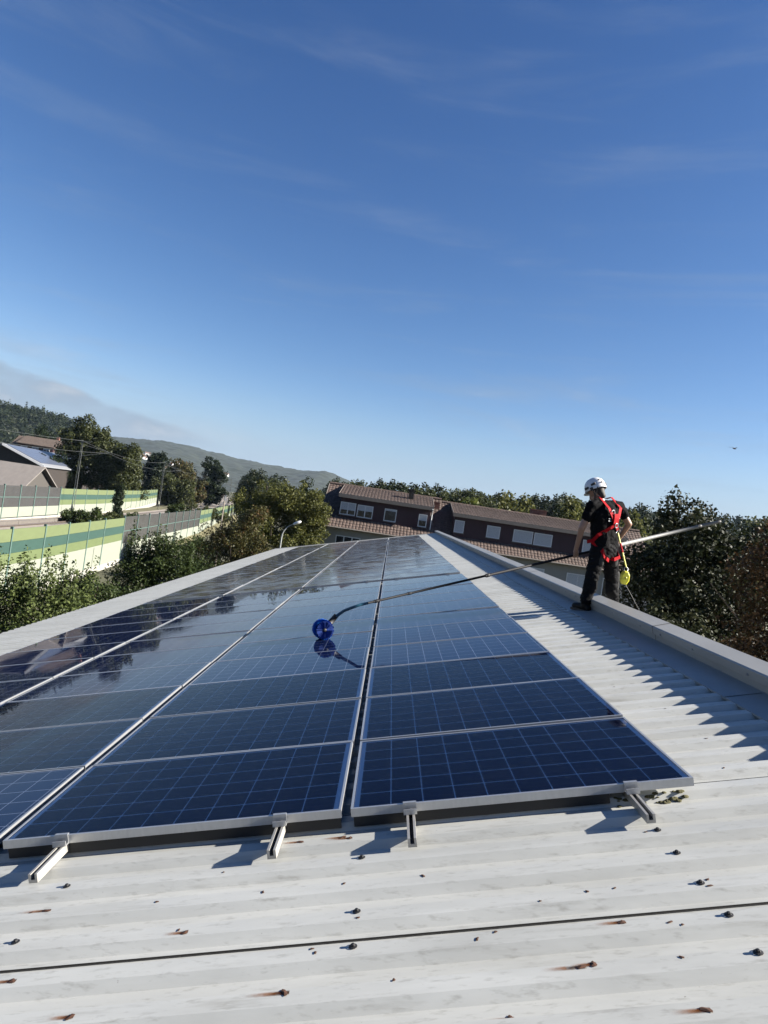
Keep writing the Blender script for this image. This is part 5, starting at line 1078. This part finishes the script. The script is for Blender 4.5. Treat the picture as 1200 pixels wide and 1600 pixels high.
# ------------------------------------------------------------------ brush pole
pole = thing('cleaning_brush', FOOT, 'blue rotating brush on a long telescopic pole reaching over the panels', 'brush')
d = (POLE_B - POLE_A); Lp = d.length
M['carbon'] = mat('black_carbon_pole', (.006, .006, .008), .6, var=.2, spec=.15); M['alup'] = mat('satin_aluminium_pole', (.19, .19, .185), .6, metal=.1, var=.06)
tmid = near_t(W(3.0, 5.94, 1.47))
for (t0, t1, r, mt) in ((0, .30, .0145, 'carbon'), (.30, tmid, .017, 'carbon'), (tmid, 1.0, .024, 'alup')):
    mb = MB(); mb.tube([on_pole(t0), on_pole(t1)], r, 12); mb.build('pole_section', M[mt], pole, smooth=True)
for t0, r in ((.30, .024), (.02, .021), (tmid, .031), (.93, .028), (.995, .027), (.10, .019)):
    mb = MB(); mb.tube([on_pole(t0) - pdir*.03, on_pole(t0) - pdir*.022, on_pole(t0) + pdir*.022, on_pole(t0) + pdir*.03], [r*.8, r, r, r*.8], 12); mb.build('clamp_collar', M['black'], pole, smooth=True)
BR = W(*RL(-.60, 4.80, .0)) ; up_r = (MROOF.to_3x3() @ Vector((0, 0, 1)))
M['bblue'] = mat('bright_blue_nylon', (.012, .17, .75), .4, var=.15); M['bdark'] = mat('dark_blue_bristle', (.008, .05, .30), .8, var=.4, scale=90)
ax = Vector((.28, -.95, .10)).normalized()            # axle of the roller brush, pointing to the camera
bc = BR + up_r*.108
A = Matrix.Translation(bc) @ ax.to_track_quat('Z', 'Y').to_matrix().to_4x4()
g0 = POLE_A; g1 = POLE_A - pdir*.12; neckp = bc + Vector((.10, .05, .15))
gp = [g0, g0 - pdir*.10, POLE_A - pdir*.20 + Vector((0, 0, -.012)), POLE_A.lerp(neckp, .72) + Vector((0, 0, .035)), neckp]
mb = MB(); mb.tube(gp, [.016, .016, .017, .018, .02], 10); mb.build('gooseneck', mat('teal_tube', (.02, .09, .14), .4), pole, smooth=True)
mb = MB(); mb.tube([neckp + Vector((.02, .01, .03)), bc + Vector((.05, .03, .07))], [.030, .036], 12); mb.build('swivel_joint', M['black'], pole, smooth=True)
mb = MB(); mb.lathe([(.0001, -.13), (.058, -.13), (.066, -.115), (.066, .010), (.050, .022), (.0001, .022)], 24, A); hub = mb.build('brush_hub', M['bblue'], pole, smooth=True)
# bristles: thin tapering tufts round the hub
def tufts(z0, z1, n, r0, r1, seed):
    r = random.Random(seed); q = MB()
    for i in range(n):
        a = r.uniform(0, 6.283); z = r.uniform(z0, z1); fl = (z - (z0 + z1)/2)*.5; w_ = .0042; rr_ = r1*(1 + .05*r.uniform(-1, 1))
        ca, sa = math.cos(a), math.sin(a); p = [Vector((r0*ca - w_*sa, r0*sa + w_*ca, z)), Vector((r0*ca + w_*sa, r0*sa - w_*ca, z)), Vector((rr_*ca + w_*1.4*sa, rr_*sa - w_*1.4*ca, z + fl)), Vector((rr_*ca - w_*1.4*sa, rr_*sa + w_*1.4*ca, z + fl))]
        q.quad(*[A @ v for v in p]); p2 = [Vector((r0*ca, r0*sa, z - w_)), Vector((r0*ca, r0*sa, z + w_)), Vector((rr_*ca, rr_*sa, z + fl + w_*1.3)), Vector((rr_*ca, rr_*sa, z + fl - w_*1.3))]; q.quad(*[A @ v for v in p2])
    return q
o = tufts(-.12, .012, 1100, .064, .112, 1).build('blue_bristles', M['bblue'], hub); o['kind'] = 'stuff'
o = tufts(.022, .06, 800, .012, .096, 2).build('dark_bristles', M['bdark'], hub); o['kind'] = 'stuff'
mb = MB(); mb.lathe([(.0001, .066), (.018, .066), (.024, .058), (.024, .02)], 16, A); mb.build('axle_cap', M['black'], hub, smooth=True)

# ------------------------------------------------------------------ haze
mb = MB(); mb.box(-3500, 3500, -60, 3900, GZ - 12, 165); hz_o = mb.build('haze', None); hz_o.data.materials.clear()
hmat = bpy.data.materials.new('valley_haze'); hmat.use_nodes = True; t = hmat.node_tree; t.nodes.clear()
o_ = t.nodes.new('ShaderNodeOutputMaterial'); pv = t.nodes.new('ShaderNodeVolumePrincipled'); pv.inputs['Color'].default_value = (.55, .76, 1, 1); pv.inputs['Density'].default_value = .000042; pv.inputs['Anisotropy'].default_value = 0
t.links.new(pv.outputs[0], o_.inputs['Volume']); hz_o.data.materials.append(hmat); tag(hz_o, 'thin blue haze in the valley air', kind='stuff')
